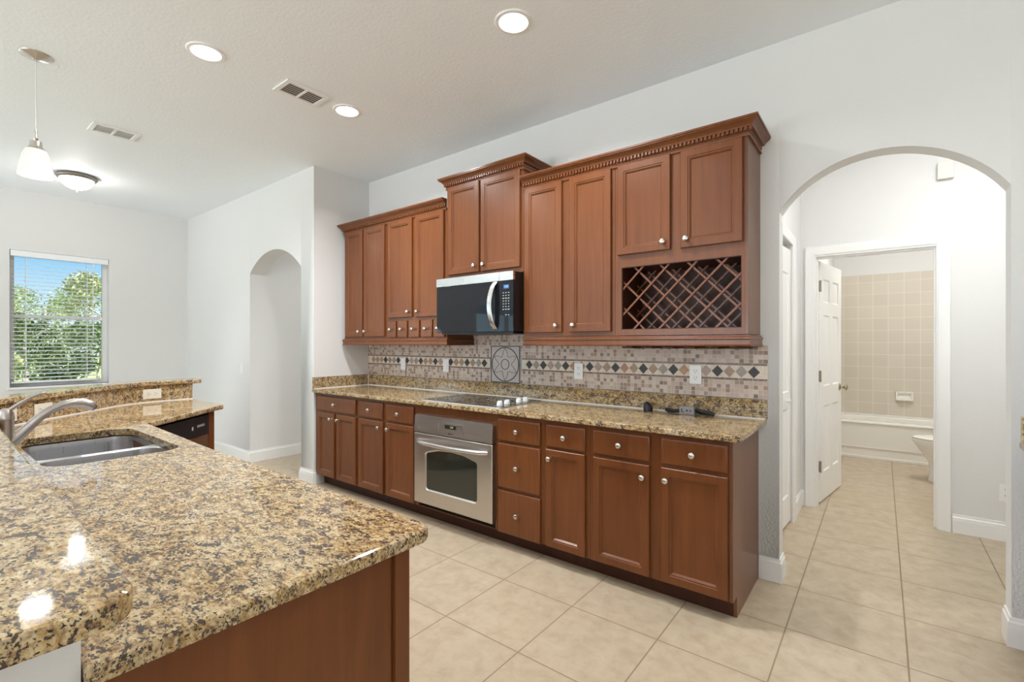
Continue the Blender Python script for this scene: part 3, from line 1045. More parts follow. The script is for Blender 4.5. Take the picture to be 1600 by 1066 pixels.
def clip_bar(x, s):
    """45 degree line through (x, WZ0), slope s, clipped to the cubby"""
    pts = []
    for z in (WZ0, WZ1):
        xx = x + s * (z - WZ0)
        if WX0 <= xx <= WX1: pts.append((xx, z))
    for xx in (WX0, WX1):
        z = WZ0 + (xx - x) * s
        if WZ0 < z < WZ1: pts.append((xx, z))
    return pts[:2] if len(pts) >= 2 else None


for yy, nm in ((UF + 0.012, 'lattice'), (BW - 0.10, 'lattice')):
    lt = MB()
    for s, dx, dy in ((1, -1.192, 0.0), (-1, -1.125, 0.012)):
        for k in range(-4, 9):
            p = clip_bar(dx + 0.158 * k, s)
            if not p: continue
            a, c = Vector(p[0]), Vector(p[1])
            if (c - a).length < 0.02: continue
            d = (c - a).normalized()
            n_ = Vector((-d.y, d.x)) * 0.0055
            ring = [a - n_, c - n_, c + n_, a + n_]
            lt.loft([[(q.x, yy + dy, q.y) for q in ring], [(q.x, yy + dy + 0.011, q.y) for q in ring]])
    lt.build(nm, M_WOOD, u)
sr = MB()
for k in range(6):
    xx = -1.24 + 0.125 * k
    sr.box(xx - 0.006, xx + 0.006, UF + 0.03, BW - 0.03, 1.332, UZ0 + 0.004)
    sr.box(xx - 0.034, xx + 0.034, UF + 0.03, BW - 0.03, 1.319, 1.331, 0.003)
sr.build('stemware_rack', M_WOOD_DARK, u)['label'] = 'dark stemware rails under the wine rack'

# crown mouldings with dentils
CR = [(0, 0), (-0.010, 0.0), (-0.011, 0.010), (-0.007, 0.014), (-0.007, 0.022), (-0.011, 0.024), (-0.011, 0.043), (-0.024, 0.044), (-0.026, 0.050),
      (-0.032, 0.058), (-0.044, 0.067), (-0.052, 0.072), (-0.052, 0.077), (-0.057, 0.079), (-0.057, 0.090), (0, 0.090)]


def crown(path, z, label, dent):
    r = thing('crown_molding', label, 'molding', (sum(p[0] for p in path) / len(path), 2.7, z), 'carved crown mouldings on the wall cabinets')
    MB().sweep(path, [(-d, h + z) for d, h in CR]).build('cornice', M_WOOD, r)
    dm = MB()
    a, b = dent
    xx = a
    while xx < b - 0.008:
        dm.box(xx, xx + 0.0135, UF - 0.0225, UF - 0.0105, z + 0.0255, z + 0.0432)
        xx += 0.0225
    dm.build('dentils', M_WOOD, r)
    return r


# path direction chosen so that the moulding stands off to the room side
def cpath(x0, x1, left_ret=True, right_ret=True):
    p = []
    if left_ret: p.append((x0, YT - 0.001))
    p += [(x0, UF), (x1, UF)]
    if right_ret: p.append((x1, YT - 0.001))
    return p


crown(cpath(-4.2275, -2.786, True, False), 2.436, 'dentil crown molding over the tall cabinets nearest the return wall', (-4.24, -2.79))
crown(cpath(-2.782, -2.012), 2.590, 'dentil crown molding on the raised cabinet over the microwave', (-2.80, -1.995))
crown(cpath(-2.008, -0.551, False, True), 2.436, 'longest dentil crown molding, over the wine rack cabinet and its neighbour', (-2.005, -0.532))

RL = [(0, 0), (0.016, 0.0), (0.019, 0.006), (0.014, 0.010), (0.014, 0.034), (0.019, 0.040), (0.019, 0.048), (0.010, 0.054), (0.010, 0.060), (0, 0.060)]


def rail(path, label):
    z = 1.334
    o = MB().sweep(path, [(d, h + z) for d, h in RL] + [(-0.018, 0.060 + z), (-0.018, z)]).build('light_rail', M_WOOD)
    return tag(o, label, 'molding', 'light rails under the wall cabinets')


rail(cpath(-4.232, -2.786), 'cherry light rail under the spice drawer cabinet and its neighbour')
rail(cpath(-2.006, -0.553, False, True), 'cherry light rail under the wine rack cabinet and its neighbour')

# ------------------------------------------------------------------ microwave
mw = thing('microwave', 'black and stainless over the range microwave under the raised cabinet', 'microwave', (-2.397, 2.8, 1.43))
X0, X1, MZ, MT = -2.781, -2.013, 1.432, 1.855
MB().box(X0 + 0.002, X1 - 0.002, 2.622, YT - 0.001, MZ + 0.004, MT, 0.003).build('body', M_MICROBODY, mw)
MB().box(X0 + 0.02, X1 - 0.03, 2.64, BW - 0.03, MZ - 0.014, MZ + 0.004, 0.003).build('underside_plate', M_BLACK, mw)
XS = -2.138
dr = MB().box(X0, X1, 2.602, 2.622, MZ, MT - 0.064, 0.004).build('door', M_BLACKGL, mw)
MB().box(X0, XS - 0.001, 2.598, 2.622, MT - 0.063, MT, 0.003).box(XS + 0.001, X1, 2.598, 2.622, MT - 0.063, MT, 0.003).build('top_trim', M_STEEL_L, mw)
hp = []
for k in range(13):
    f = k / 12
    hp.append((-2.176 - 0.020 * math.sin(PI * f), 2.600 - 0.045 * math.sin(PI * min(1, max(0, f))) ** 0.6, 1.452 + 0.335 * f))
hb = MB()
rg = []
for i, p in enumerate(hp):
    p = Vector(p)
    rg.append([p + Vector((dx, dy, 0)) for dx, dy in ((-0.021, -0.002), (-0.012, -0.009), (0.012, -0.009), (0.021, -0.002), (0.018, 0.004), (-0.018, 0.004))])
hb.loft(rg)
hb.build('handle', M_STEEL_L, dr)
fm = lambda cx, cz, y: (lambda a, b_: (cx + a, y, cz + b_))
dsp = MB().box(-2.100, -2.052, 2.6005, 2.6022, 1.735, 1.762).build('clock_display', M_BLUEBG, mw)
text_mesh('1:04', 0.021, fm(-2.076, 1.7485, 2.6000), MB(), 0).build('clock_digits', M_BLUE, dsp)
for rows in (range(7), (8,)):
    kp = MB()
    for r_ in rows:
        for c_ in range(3):
            if r_ == 8 and c_ == 0: continue
            xx, zz_ = -2.102 + 0.024 * c_, 1.706 - 0.0195 * r_
            w_ = 0.0045 if r_ not in (2, 6) else 0.007
            kp.box(xx - w_, xx + w_, 2.6008, 2.6022, zz_ - 0.003, zz_ + 0.003)
    kp.build('keypad_print', M_PRINT, mw)
lg = MB().lathe([(0.0001, 0), (0.0125, 0), (0.0125, -0.001), (0.0001, -0.001)], (-2.50, 2.5982, 1.823), 20, 'Y')
lg.lathe([(0.0135, 0), (0.0145, 0), (0.0145, -0.0016), (0.0135, -0.0016)], (-2.50, 2.5982, 1.823), 20, 'Y', cap=False, mi=1)
lg.build('badge', [M_STEEL, M_PRINT], mw)

# ------------------------------------------------------------------ wall oven
oo = thing('wall_oven', 'stainless wall oven with bowed handle and dark window under the cooktop', 'oven', (-2.42, 2.5, 0.135))
OX0, OX1 = -2.812, -2.034
MB().box(OX0 + 0.012, OX1 - 0.012, BF + 0.001, BW - 0.05, 0.134, 0.80).build('body', M_BLACK, oo)
pn = MB()
pn.loft([[(OX0, y, 0.680), (OX1, y, 0.680), (OX1, y2, 0.800), (OX1 - 0.012, y2, 0.812), (OX0 + 0.012, y2, 0.812), (OX0, y2, 0.800)] for y, y2 in ((BF - 0.001, BF - 0.001), (BF - 0.036, BF - 0.030), (BF - 0.040, BF - 0.034))])
pan = pn.build('control_panel', M_STEEL, oo)
PX = lambda px: px
dp = MB()
yc = BF - 0.0405
dp.sweep(rounded_poly([(-2.545, 0.690), (-2.300, 0.690), (-2.300, 0.775), (-2.545, 0.775)], 0.008, 3), [(-0.0015, 0), (0.0015, 0), (0.0015, 0.002), (-0.0015, 0.002)],
         lambda a, b_, h: (a, yc - h + 0.002, b_), closed=True, mi=2)
dp.box(-2.480, -2.375, yc - 0.0006, yc + 0.004, 0.737, 0.764, mi=1)
text_mesh('1:04', 0.019, lambda a, b_: (-2.412 + a, yc - 0.0012, 0.7505 + b_), dp, 0)
dp.box(-2.445, -2.425, yc - 0.0006, yc + 0.003, 0.699, 0.706, mi=1).box(-2.422, -2.395, yc - 0.0006, yc + 0.003, 0.699, 0.703, mi=1)
dp.build('clock_display', [M_GREEN, M_BLACK, M_STEEL_L], pan)
MB().lathe([(0.0001, 0), (0.007, 0), (0.006, -0.004), (0.0001, -0.004)], (-2.762, yc + 0.002, 0.715), 14, 'Y').build('indicator', M_STEEL_L, pan)
MB().lathe([(0.0001, 0), (0.009, 0), (0.009, 0.004)], (0, 0, 0), 10)
od = MB()
wpoly = rounded_poly([(-2.690, 0.255), (-2.165, 0.255), (-2.165, 0.540), (-2.30, 0.572), (-2.427, 0.580), (-2.555, 0.572), (-2.690, 0.540)], [0.03, 0.03, 0.03, 0.1, 0.2, 0.1, 0.03], 5)
outer = rounded_poly([(OX0, 0.150), (OX1, 0.150), (OX1, 0.674), (OX0, 0.674)], 0.004, 2)


def plate(mb, outer, holes, yf, yb, mi=0, bev=0.004):
    """upright plate in x-z with holes, front at yf"""
    ins = offset_loop(outer, -bev, True)
    mb.loft([[(p[0], yb, p[1]) for p in outer], [(p[0], yf + bev, p[1]) for p in outer], [(p[0], yf, p[1]) for p in ins]], True, False, mi=mi)
    loops = [[Vector((p[0], p[1], 0)) for p in ins]] + [[Vector((q[0], q[1], 0)) for q in h] for h in holes]
    flat = [v for lp in loops for v in lp]
    mb.add([(v.x, yf, v.y) for v in flat], [tuple(tt) for tt in tessellate_polygon(loops)], mi)
    for h in holes:
        h2 = offset_loop(h, -0.012, True)
        mb.loft([[(p[0], yf, p[1]) for p in h], [(p[0], yf + 0.010, p[1]) for p in h2]], False, False, mi=mi)


plate(od, outer, [wpoly], BF - 0.042, BF - 0.002)
odo = od.build('door', M_STEEL, oo)
wg = MB()
wi = offset_loop(wpoly, -0.003, True)
wg.loft([[(p[0], BF - 0.034, p[1]) for p in wi], [(p[0], BF - 0.030, p[1]) for p in wi]])
wg.build('window', M_OVENGL, odo)
hb = MB()
pts = []
for k in range(15):
    f = k / 14
    pts.append((-2.770 + 0.70 * f, BF - 0.046 - 0.062 * (math.sin(PI * f) ** 0.45), 0.618 + 0.0 * f))
hb.tube(pts, [0.012] + [0.0135] * 13 + [0.012], 12, flat=1.15)
hb.build('handle', M_STEEL_L, odo)
MB().box(OX0 + 0.015, OX1 - 0.015, BF + 0.012, BF + 0.03, 0.1105, 0.1335).build('vent_slot', M_DARK, oo)

# ------------------------------------------------------------------ cooktop
ck = thing('cooktop', 'black glass electric cooktop with pale knobs set in the granite over the oven', 'cooktop', (-2.41, 2.70, 0.914))
CX0, CX1, CY0, CY1 = -2.795, -2.015, 2.452, 2.958
MB().slab(rounded_poly([(CX0, CY0), (CX1, CY0), (CX1, CY1), (CX0, CY1)], 0.015), 0.9205, 0.006, 0.002).build('glass', M_BLACKGL, ck)
MB().sweep(rounded_poly([(CX0, CY0), (CX1, CY0), (CX1, CY1), (CX0, CY1)], 0.015), [(-0.001, 0.9142), (0.004, 0.9142), (0.003, 0.9195), (-0.001, 0.9207)], closed=True).build('trim_frame', M_STEEL, ck)
for k, yy in enumerate((2.545, 2.625, 2.765, 2.845)):
    xx = -2.088
    kb = MB().lathe([(0.0001, 0.9207), (0.0225, 0.9207), (0.0215, 0.928), (0.019, 0.944), (0.016, 0.947), (0.0001, 0.947)], (xx, yy, 0), 20)
    kb.box(xx - 0.004, xx + 0.004, yy - 0.018, yy + 0.018, 0.945, 0.953, 0.002)
    kb.build('knob', M_WHITEPL, ck)['label'] = 'pale grey cooktop knob'
for cx_, cy_, r_ in ((-2.63, 2.83, 0.075), (-2.63, 2.58, 0.095), (-2.32, 2.83, 0.095), (-2.32, 2.58, 0.075)):
    MB().lathe([(r_, 0.9206), (r_ + 0.002, 0.9206), (r_ + 0.002, 0.9210), (r_, 0.9210)], (cx_, cy_, 0), 40, cap=False).build('burner_ring', M_PRINT, ck)
for yy in (2.49, 2.695, 2.90):
    MB().box(-2.097, -2.080, yy - 0.010, yy + 0.010, 0.9206, 0.9212).build('printed_mark', M_PRINT, ck)


# ------------------------------------------------------------------ outlets and switches
def plate_thing(kind, T, label, cat, group=None, m=M_WHITEPL, horizontal=False):
    """wall plate in local x-z, front towards local -y; T places it"""
    o = thing(kind, label, cat, T @ Vector((0, 0, -0.058)), group)
    R = Matrix.Rotation(PI / 2, 4, 'Y') if horizontal else Matrix.Identity(4)
    p = MB()
    p.T = T @ R
    p.box(-0.036, 0.036, -0.006, -0.0003, -0.0585, 0.0585, 0.003)
    p.build('cover_plate', m, o)
    f = MB()
    f.T = T @ R
    if kind == 'light_switch':
        f.box(-0.0165, 0.0165, -0.0085, -0.0062, -0.033, 0.033, 0.001)
        f.build('rocker', m, o)
    else:
        for zc in (-0.021, 0.021):
            f.box(-0.0165, 0.0165, -0.0075, -0.0062, zc - 0.0145, zc + 0.0145, 0.0005)
            f.box(-0.0085, -0.0060, -0.0082, -0.0070, zc - 0.001, zc + 0.008, mi=1).box(0.0060, 0.0085, -0.0082, -0.0070, zc - 0.001, zc + 0.008, mi=1)
            f.lathe([(0.0001, -0.0070), (0.0026, -0.0070), (0.0026, -0.0082), (0.0001, -0.0082)], (0, 0, zc - 0.008), 8, 'Y', mi=1)
        f.build('receptacle', [m, M_SLOT], o)
    return o


def at_back(x, z, y=YT - 0.0005):
    return Matrix.Translation((x, y - 0.0025, z))


plate_thing('light_switch', at_back(-3.708, 1.148), 'white rocker switch on the mosaic, nearest the return wall', 'switch')
plate_thing('light_switch', at_back(-3.110, 1.150), 'white rocker switch on the mosaic, next to the flower medallion', 'switch')
plate_thing('wall_outlet', at_back(-1.739, 1.147), 'white double outlet on the mosaic, nearest the cooktop', 'outlet')
plate_thing('wall_outlet', at_back(-0.910, 1.156), 'white double outlet on the mosaic, above the grey adapter', 'outlet')
plate_thing('light_switch', Matrix.Translation((-5.852, YA - 0.0005, 1.055)), 'white light switch on the wall beside the hallway arch', 'switch')
plate_thing('wall_outlet', Matrix.Translation((0.672, YV - 0.0005, 0.33)), 'white outlet low on the vestibule wall past the bathroom door', 'outlet')

# ------------------------------------------------------------------ small things on the long counter
a = MB()
a.loft([[(-1.188 + r * 0.030 * math.cos(t), 2.955 + r * 0.026 * math.sin(t), 0.9143 + h - 0.006 * math.cos(t) * (h / 0.05)) for t in [2 * PI * k / 16 for k in range(16)]]
        for r, h in ((0.95, 0), (1.0, 0.010), (0.98, 0.026), (0.82, 0.042), (0.45, 0.052), (0.02, 0.054))])
pl = a.build('plug_adapter', M_BLACK)
tag(pl, 'small rounded black plug lying by itself on the granite', 'adapter')
ad = thing('power_adapter', 'grey box adapter with black cords lying under the outlet near the counter end', 'adapter', (-0.94, 2.965, 0.914))
MB().box(-0.985, -0.895, 2.945, 2.995, 0.9143, 0.962, 0.004).build('case', M_GREY, ad)
MB().box(-0.972, -0.966, 2.9425, 2.946, 0.928, 0.950).box(-0.966, -0.955, 2.9425, 2.946, 0.926, 0.931).lathe([(0.0001, 0), (0.006, 0), (0.006, -0.003), (0.0001, -0.003)], (-0.938, 2.946, 0.939), 12, 'Y')\
    .lathe([(0.0001, 0), (0.005, 0), (0.005, -0.003), (0.0001, -0.003)], (-0.917, 2.946, 0.939), 12, 'Y').build('socket_holes', M_SLOT, ad)
for pts, rr in (([(-0.985, 2.97, 0.935), (-1.02, 2.965, 0.930), (-1.055, 2.960, 0.930), (-1.075, 2.955, 0.936)], [0.007, 0.009, 0.012, 0.011]),
                ([(-0.985, 2.962, 0.925), (-1.03, 2.950, 0.920), (-1.06, 2.950, 0.9205)], 0.0055),
                ([(-0.895, 2.97, 0.940), (-0.885, 2.965, 0.946), (-0.862, 2.965, 0.940), (-0.820, 2.968, 0.930), (-0.785, 2.972, 0.9265)], [0.006, 0.009, 0.012, 0.013, 0.011]),
                ([(-0.895, 2.98, 0.930), (-0.87, 2.985, 0.922), (-0.83, 2.985, 0.9205), (-0.79, 2.98, 0.9205)], 0.0055)):
    MB().tube(pts, rr, 10).build('cord', M_BLACK, ad)

# ------------------------------------------------------------------ second counter at the frame's edge
c2 = base_unit(0.525, 1.60, 'cherry base cabinet on the far side of the bathroom arch')
add_door(c2, 0.55, 1.05, 0.112, 0.705, BD, 1.01, 0.655)
add_door(c2, 1.07, 1.58, 0.112, 0.705, BD, 1.11, 0.655)
add_drawer(c2, 0.55, 1.05, 0.722, 0.856, BD)
add_drawer(c2, 1.07, 1.58, 0.722, 0.856, BD)
c3 = thing('countertop', 'granite countertop end just past the bathroom arch', 'countertop', (1.05, 2.72, 0.884))
MB().slab([(0.482, 2.398), (1.62, 2.398), (1.62, YB - 0.002), (0.482, YB - 0.002)], 0.914, 0.031, 0.007).build('slab', M_GRAN, c3)
MB().box(0.486, 1.62, YB - 0.024, YB - 0.002, 0.9145, 1.026, 0.002).build('backsplash', M_GRAN, c3)

# ------------------------------------------------------------------ peninsula
PW = 0.150          # kitchen face of the half wall
inner = [(-0.862, PW), (-3.44, PW), (-3.73, 0.445), (-3.92, 0.640), (-4.06, 0.775), (-4.17, 0.880), (-4.245, 0.985), (-4.285, 1.10), (-4.295, 1.22), (-4.282, 1.400)]
outer_w = offset_loop(inner, -0.115, False)
hw_ = MB().prism([tuple(p) for p in inner] + [tuple(p) for p in reversed(outer_w)], 0, 1.0355)
struct('wall_half', hw_, M_WALL)
pk = MB()
inner_s = [(-1.02, PW)] + inner[1:]
sp_in = offset_loop(inner_s, 0.0015, False)
sp_out = offset_loop(inner_s, 0.021, False)
pk.prism([tuple(p) for p in sp_in] + [tuple(p) for p in reversed(sp_out)], 0.9145, 1.0355)
lip = offset_loop(inner, 0.021, False)
cpts = [(-0.846, lip[0][1] - 0.019)] + [(-0.846, 0.778)] + [(-2.18, 0.790), (-3.172, 0.826), (-3.690, 1.405), (-4.262, 1.412)]
back = [tuple(p) for p in reversed(offset_loop(inner, 0.0015, False))]
poly = [(-0.840, PW + 0.0015), (-0.840, 0.783), (-2.18, 0.790), (-3.172, 0.826), (-3.690, 1.405), (-4.270, 1.405)] + back[1:-1]
rad = [0.008, 0.045, 0.0, 0.0, 0.02, 0.0] + [0] * (len(back) - 2)
poly = rounded_poly(poly, rad)
SX0, SX1, SY0, SY1 = -3.072, -2.285, 0.305, 0.722
hole = rounded_poly([(SX0, SY0), (SX1, SY0), (SX1, SY1), (SX0, SY1)], 0.085, 7)
pc = thing('countertop', 'broad gold speckled granite peninsula countertop with the sink cut into it', 'countertop', (-2.4, 0.47, 0.884))
area = sum(poly[i - 1][0] * poly[i][1] - poly[i][0] * poly[i - 1][1] for i in range(len(poly)))
if area < 0:
    poly = poly[::-1]
MB().slab(poly, 0.914, 0.031, 0.007, [hole]).build('slab', M_GRAN, pc)
pk.build('splash', M_GRAN, pc)
ck1, ck2 = offset_loop(inner_s, 0.0212, False), offset_loop(inner_s, 0.025, False)
MB().prism([tuple(p) for p in ck1] + [tuple(p) for p in reversed(ck2)], 0.9142, 0.9205).build('caulk_line', M_CAULK, pc)

# raised bar ledge
bi = [(-0.662, 0.168), (-2.40, 0.205)] + offset_loop([(-2.6, PW), (-3.44, PW)] + inner[2:-1] + [(-4.276, 1.46)], 0.040, False)[1:]
bo = [(-4.425, 1.46), (-4.452, 1.22), (-4.44, 1.09), (-4.385, 0.94), (-4.27, 0.80), (-4.12, 0.66), (-3.93, 0.48), (-3.74, 0.27), (-3.50, -0.02), (-3.40, -0.10), (-0.662, -0.10)]
bpoly = [tuple(p) for p in bi] + bo
area = sum(bpoly[i - 1][0] * bpoly[i][1] - bpoly[i][0] * bpoly[i - 1][1] for i in range(len(bpoly)))
radb = [0.045] + [0] * (len(bi) - 2) + [0.02] + [0.02] + [0] * (len(bo) - 2) + [0.045]
bpoly = rounded_poly(bpoly, radb)
if area < 0: bpoly = bpoly[::-1]
bt = MB().slab(bpoly, 1.067, 0.031, 0.006).build('bar_ledge', M_GRAN)
tag(bt, 'raised granite bar ledge curving around the peninsula on the half wall', 'countertop')

# peninsula cabinets
pcb = thing('base_cabinet', 'cherry peninsula cabinet with a plain end panel below the overhanging granite', 'cabinet', (-2.0, 0.43, 0))
MB().box(-2.22, -0.884, PW + 0.003, 0.722, 0.105, 0.882).box(-3.10, -2.22, PW + 0.003, PW + 0.02, 0.105, 0.882).box(-3.10, -2.22, 0.704, 0.722, 0.105, 0.66)\
    .box(-3.10, -2.22, PW + 0.02, 0.704, 0.105, 0.125).build('body', M_WOOD, pcb)
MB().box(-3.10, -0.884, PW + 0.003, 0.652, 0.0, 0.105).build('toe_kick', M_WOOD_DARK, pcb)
MB().box(-0.883, -0.872, PW + 0.003, 0.678, 0.0, 0.882).build('end_panel', M_WOOD, pcb)
MB().box(-0.883, -0.862, 0.681, 0.722, 0.0, 0.882, 0.002).build('corner_post', M_WOOD, pcb)
MF = Matrix.Rotation(PI, 4, 'Z')
for i in range(4):
    xa, xb = -0.91 - 0.545 * i, -0.91 - 0.545 * (i + 1) + 0.03
    add_door(pcb, -xa, -xb, 0.112, 0.705, -0.742, -(xa - 0.04 if i % 2 else xb + 0.04), 0.655, MF)
    add_drawer(pcb, -xa, -xb, 0.722, 0.856, -0.742, MF)

# angled run with the dishwasher
P0, P1 = Vector((-3.172, 0.826)), Vector((-3.690, 1.405))
dd = (P1 - P0).normalized()
nn = Vector((dd.y, -dd.x))          # towards the aisle
TM = Matrix(((dd.x, -nn.x, 0, P0.x), (dd.y, -nn.y, 0, P0.y), (0, 0, 1, 0), (0, 0, 0, 1)))   # local x along the edge, local y inwards
dw = thing('dishwasher', 'stainless dishwasher with black control strip in the angled end of the peninsula', 'dishwasher', TM @ Vector((0.33, 0.3, 0)))
q = MB(); q.T = TM
q.box(0.050, 0.640, 0.065, 0.52, 0.02, 0.872)
q.build('body', M_BLACK, dw)
q = MB(); q.T = TM
q.box(0.050, 0.640, 0.030, 0.063, 0.115, 0.735, 0.004)
dwd = q.build('door', M_STEEL, dw)
q = MB(); q.T = TM
q.box(0.050, 0.640, 0.022, 0.063, 0.738, 0.868, 0.006)
dwp = q.build('control_panel', M_BLACK, dw)
q = MB(); q.T = TM
for k in range(5):
    q.box(0.50 + 0.017 * k, 0.510 + 0.017 * k, 0.0212, 0.0228, 0.800, 0.815)
q.box(0.44, 0.455, 0.0212, 0.0228, 0.790, 0.812)
q.build('button_row', M_PRINT, dwp)
ac = thing('base_cabinet', 'narrow cherry end cabinet closing the angled peninsula end beside the dishwasher', 'cabinet', TM @ Vector((0.67, 0.3, 0)))
q = MB()
tl = lambda a, b_: tuple((TM @ Vector((a, b_, 0))).to_2d())
q.prism([tl(0.644, 0.030), tl(0.712, 0.030), (-4.235, 1.355), (-4.262, 1.20), tl(0.644, 0.50)], 0.0, 0.882)
q.build('body', M_WOOD, ac)

# sink
sk = thing('kitchen_sink', 'double bowl stainless undermount sink in the peninsula countertop', 'sink', ((SX0 + SX1) / 2, 0.51, 0.70))


def bowl(x0, x1, depth, ox0, ox1):
    n = 7
    e = 0.012
    mk = lambda a, b_, c, d, r, z: [(p[0], p[1], z) for p in rounded_poly([(a, c), (b_, c), (b_, d), (a, d)], r, n)]
    y0_, y1_ = SY0 - 0.006, SY1 + 0.006
    z = 0.8822
    rings = [mk(ox0, ox1, SY0 - 0.025, SY1 + 0.025, 0.001, z), mk(x0 - e, x1 + e, y0_ - e, y1_ + e, 0.09, z), mk(x0, x1, y0_, y1_, 0.085, z - 0.006),
             mk(x0 + 0.004, x1 - 0.004, y0_ + 0.004, y1_ - 0.004, 0.08, z - 0.03), mk(x0 + 0.012, x1 - 0.012, y0_ + 0.012, y1_ - 0.012, 0.075, z - depth + 0.03),
             mk(x0 + 0.035, x1 - 0.035, y0_ + 0.035, y1_ - 0.035, 0.06, z - depth), mk(x0 + 0.12, x1 - 0.12, y0_ + 0.16, y1_ - 0.16, 0.02, z - depth - 0.004)]
    s_ = MB()
    s_.loft(rings, False, True)
    o = s_.build('bowl', M_SINK, sk, 50)
    cx_, cy_ = (x0 + x1) / 2, (y0_ + y1_) / 2
    MB().lathe([(0.0001, 0), (0.03, 0), (0.042, 0.004), (0.044, 0.004), (0.044, 0.0), (0.0001, -0.001)], (cx_, cy_, z - depth - 0.0035), 24).build('drain', M_NICKEL, o)


SXM = -2.640
bowl(SX0 - 0.006, SXM - 0.013, 0.20, SX0 - 0.03, SXM)
bowl(SXM + 0.013, SX1 + 0.006, 0.17, SXM, SX1 + 0.03)

# faucet
fa = thing('kitchen_faucet', 'brushed nickel single lever faucet with pull out spout behind the sink', 'faucet', (-2.67, 0.245, 0.914))
FX, FY = -2.67, 0.245
fb = MB().lathe([(0.0001, 0.9143), (0.031, 0.9143), (0.030, 0.921), (0.026, 0.930), (0.0255, 0.98), (0.0255, 1.052), (0.0001, 1.052)], (FX, FY, 0), 28)
fb.build('body', M_FAUCET, fa)
hd = MB().lathe([(0.0001, 1.0535), (0.0262, 1.0535), (0.0268, 1.062), (0.024, 1.080), (0.018, 1.092), (0.008, 1.098), (0.0001, 1.099)], (FX, FY, 0), 28)
hd.tube([(FX, FY + 0.004, 1.085), (FX + 0.010, FY + 0.035, 1.112), (FX + 0.016, FY + 0.070, 1.138), (FX + 0.018, FY + 0.098, 1.149), (FX + 0.018, FY + 0.112, 1.151)],
        [0.011, 0.0095, 0.0085, 0.0075, 0.004], 12, flat=0.75)
hd.build('lever', M_FAUCET, fa)
spt = MB()
P_ = [(FX, FY + 0.005, 0.955), (FX, FY + 0.035, 0.985), (FX, FY + 0.065, 1.020), (FX, FY + 0.095, 1.053), (FX, FY + 0.125, 1.078), (FX, FY + 0.160, 1.095), (FX, FY + 0.195, 1.101),
      (FX, FY + 0.225, 1.098), (FX, FY + 0.248, 1.088), (FX, FY + 0.262, 1.074)]
spt.tube(P_, [0.022, 0.020, 0.0175, 0.0165, 0.016, 0.0165, 0.018, 0.020, 0.020, 0.016], 16)
so = spt.build('spout', M_FAUCET, fa)
MB().tube([(FX, FY + 0.259, 1.077), (FX, FY + 0.2655, 1.0705)], [0.0135, 0.012], 14).build('spray_head', M_BLACK, so)


def splash_plate(i, f, label):
    a_, b_ = Vector(inner[i]), Vector(inner[i + 1])
    d = (b_ - a_).normalized()
    nrm = Vector((d.y, -d.x))
    p = a_.lerp(b_, f) + nrm * 0.0215
    T = Matrix(((-d.x, -nrm.x, 0, p.x), (-d.y, -nrm.y, 0, p.y), (0, 0, 1, 0.975), (0, 0, 0, 1)))
    plate_thing('wall_outlet', T, label, 'outlet', None, M_ALMOND, True)


# ------------------------------------------------------------------ ceiling fixtures
def downlight(x, y, label, power):
    t = thing('recessed_downlight', label, 'ceiling light', (x, y, CEIL - 0.012), 'lit downlights in the kitchen ceiling')
    MB().lathe([(0.074, -0.0005), (0.078, -0.008), (0.096, -0.006), (0.100, -0.0005)], (x, y, CEIL), 36, cap=False).build('trim_ring', M_TRIM, t)
    MB().lathe([(0.0001, -0.0045), (0.050, -0.005), (0.0755, -0.003), (0.0755, -0.0008), (0.0001, -0.0008)], (x, y, CEIL), 32).build('lens', M_LENS, t)
    lamp('downlight_and_fill_lamp', 'AREA', (x, y, CEIL - 0.012), power, (0.97, 0.98, 1.0), (0, 0, 0), shape='DISK', size=0.14, spread=math.radians(150))


downlight(-3.11, 1.09, 'lit recessed downlight between the pendant and the slatted ceiling vent', 22)
downlight(-1.535, 1.985, 'lit recessed downlight nearest the wine rack cabinet', 22)
downlight(-3.08, 1.998, 'lit recessed downlight beside the slatted vent, over the spice drawers', 22)
for x_, y_ in ((-1.3, 0.6), (0.6, 1.6), (0.4, -1.6), (-3.2, -2.4)):  # extra fill lamps added out of view, without fixtures
    lamp('downlight_and_fill_lamp', 'AREA', (x_, y_, CEIL - 0.012), 5, (0.97, 0.98, 1.0), (0, 0, 0), shape='DISK', size=0.14, spread=math.radians(150))
lamp('vestibule_lamp', 'AREA', (0.55, 3.50, CEIL - 0.05), 19, (1.0, 0.99, 0.97), (0, 0, 0), shape='DISK', size=0.5)
lamp('bath_lamp', 'AREA', (0.4, 6.0, CEIL - 0.05), 27, (1.0, 0.98, 0.95), (0, 0, 0), shape='DISK', size=0.4)
lamp('hall_lamp', 'AREA', (-4.6, 3.8, CEIL - 0.05), 12, (1.0, 0.98, 0.95), (0, 0, 0), shape='DISK', size=0.3)


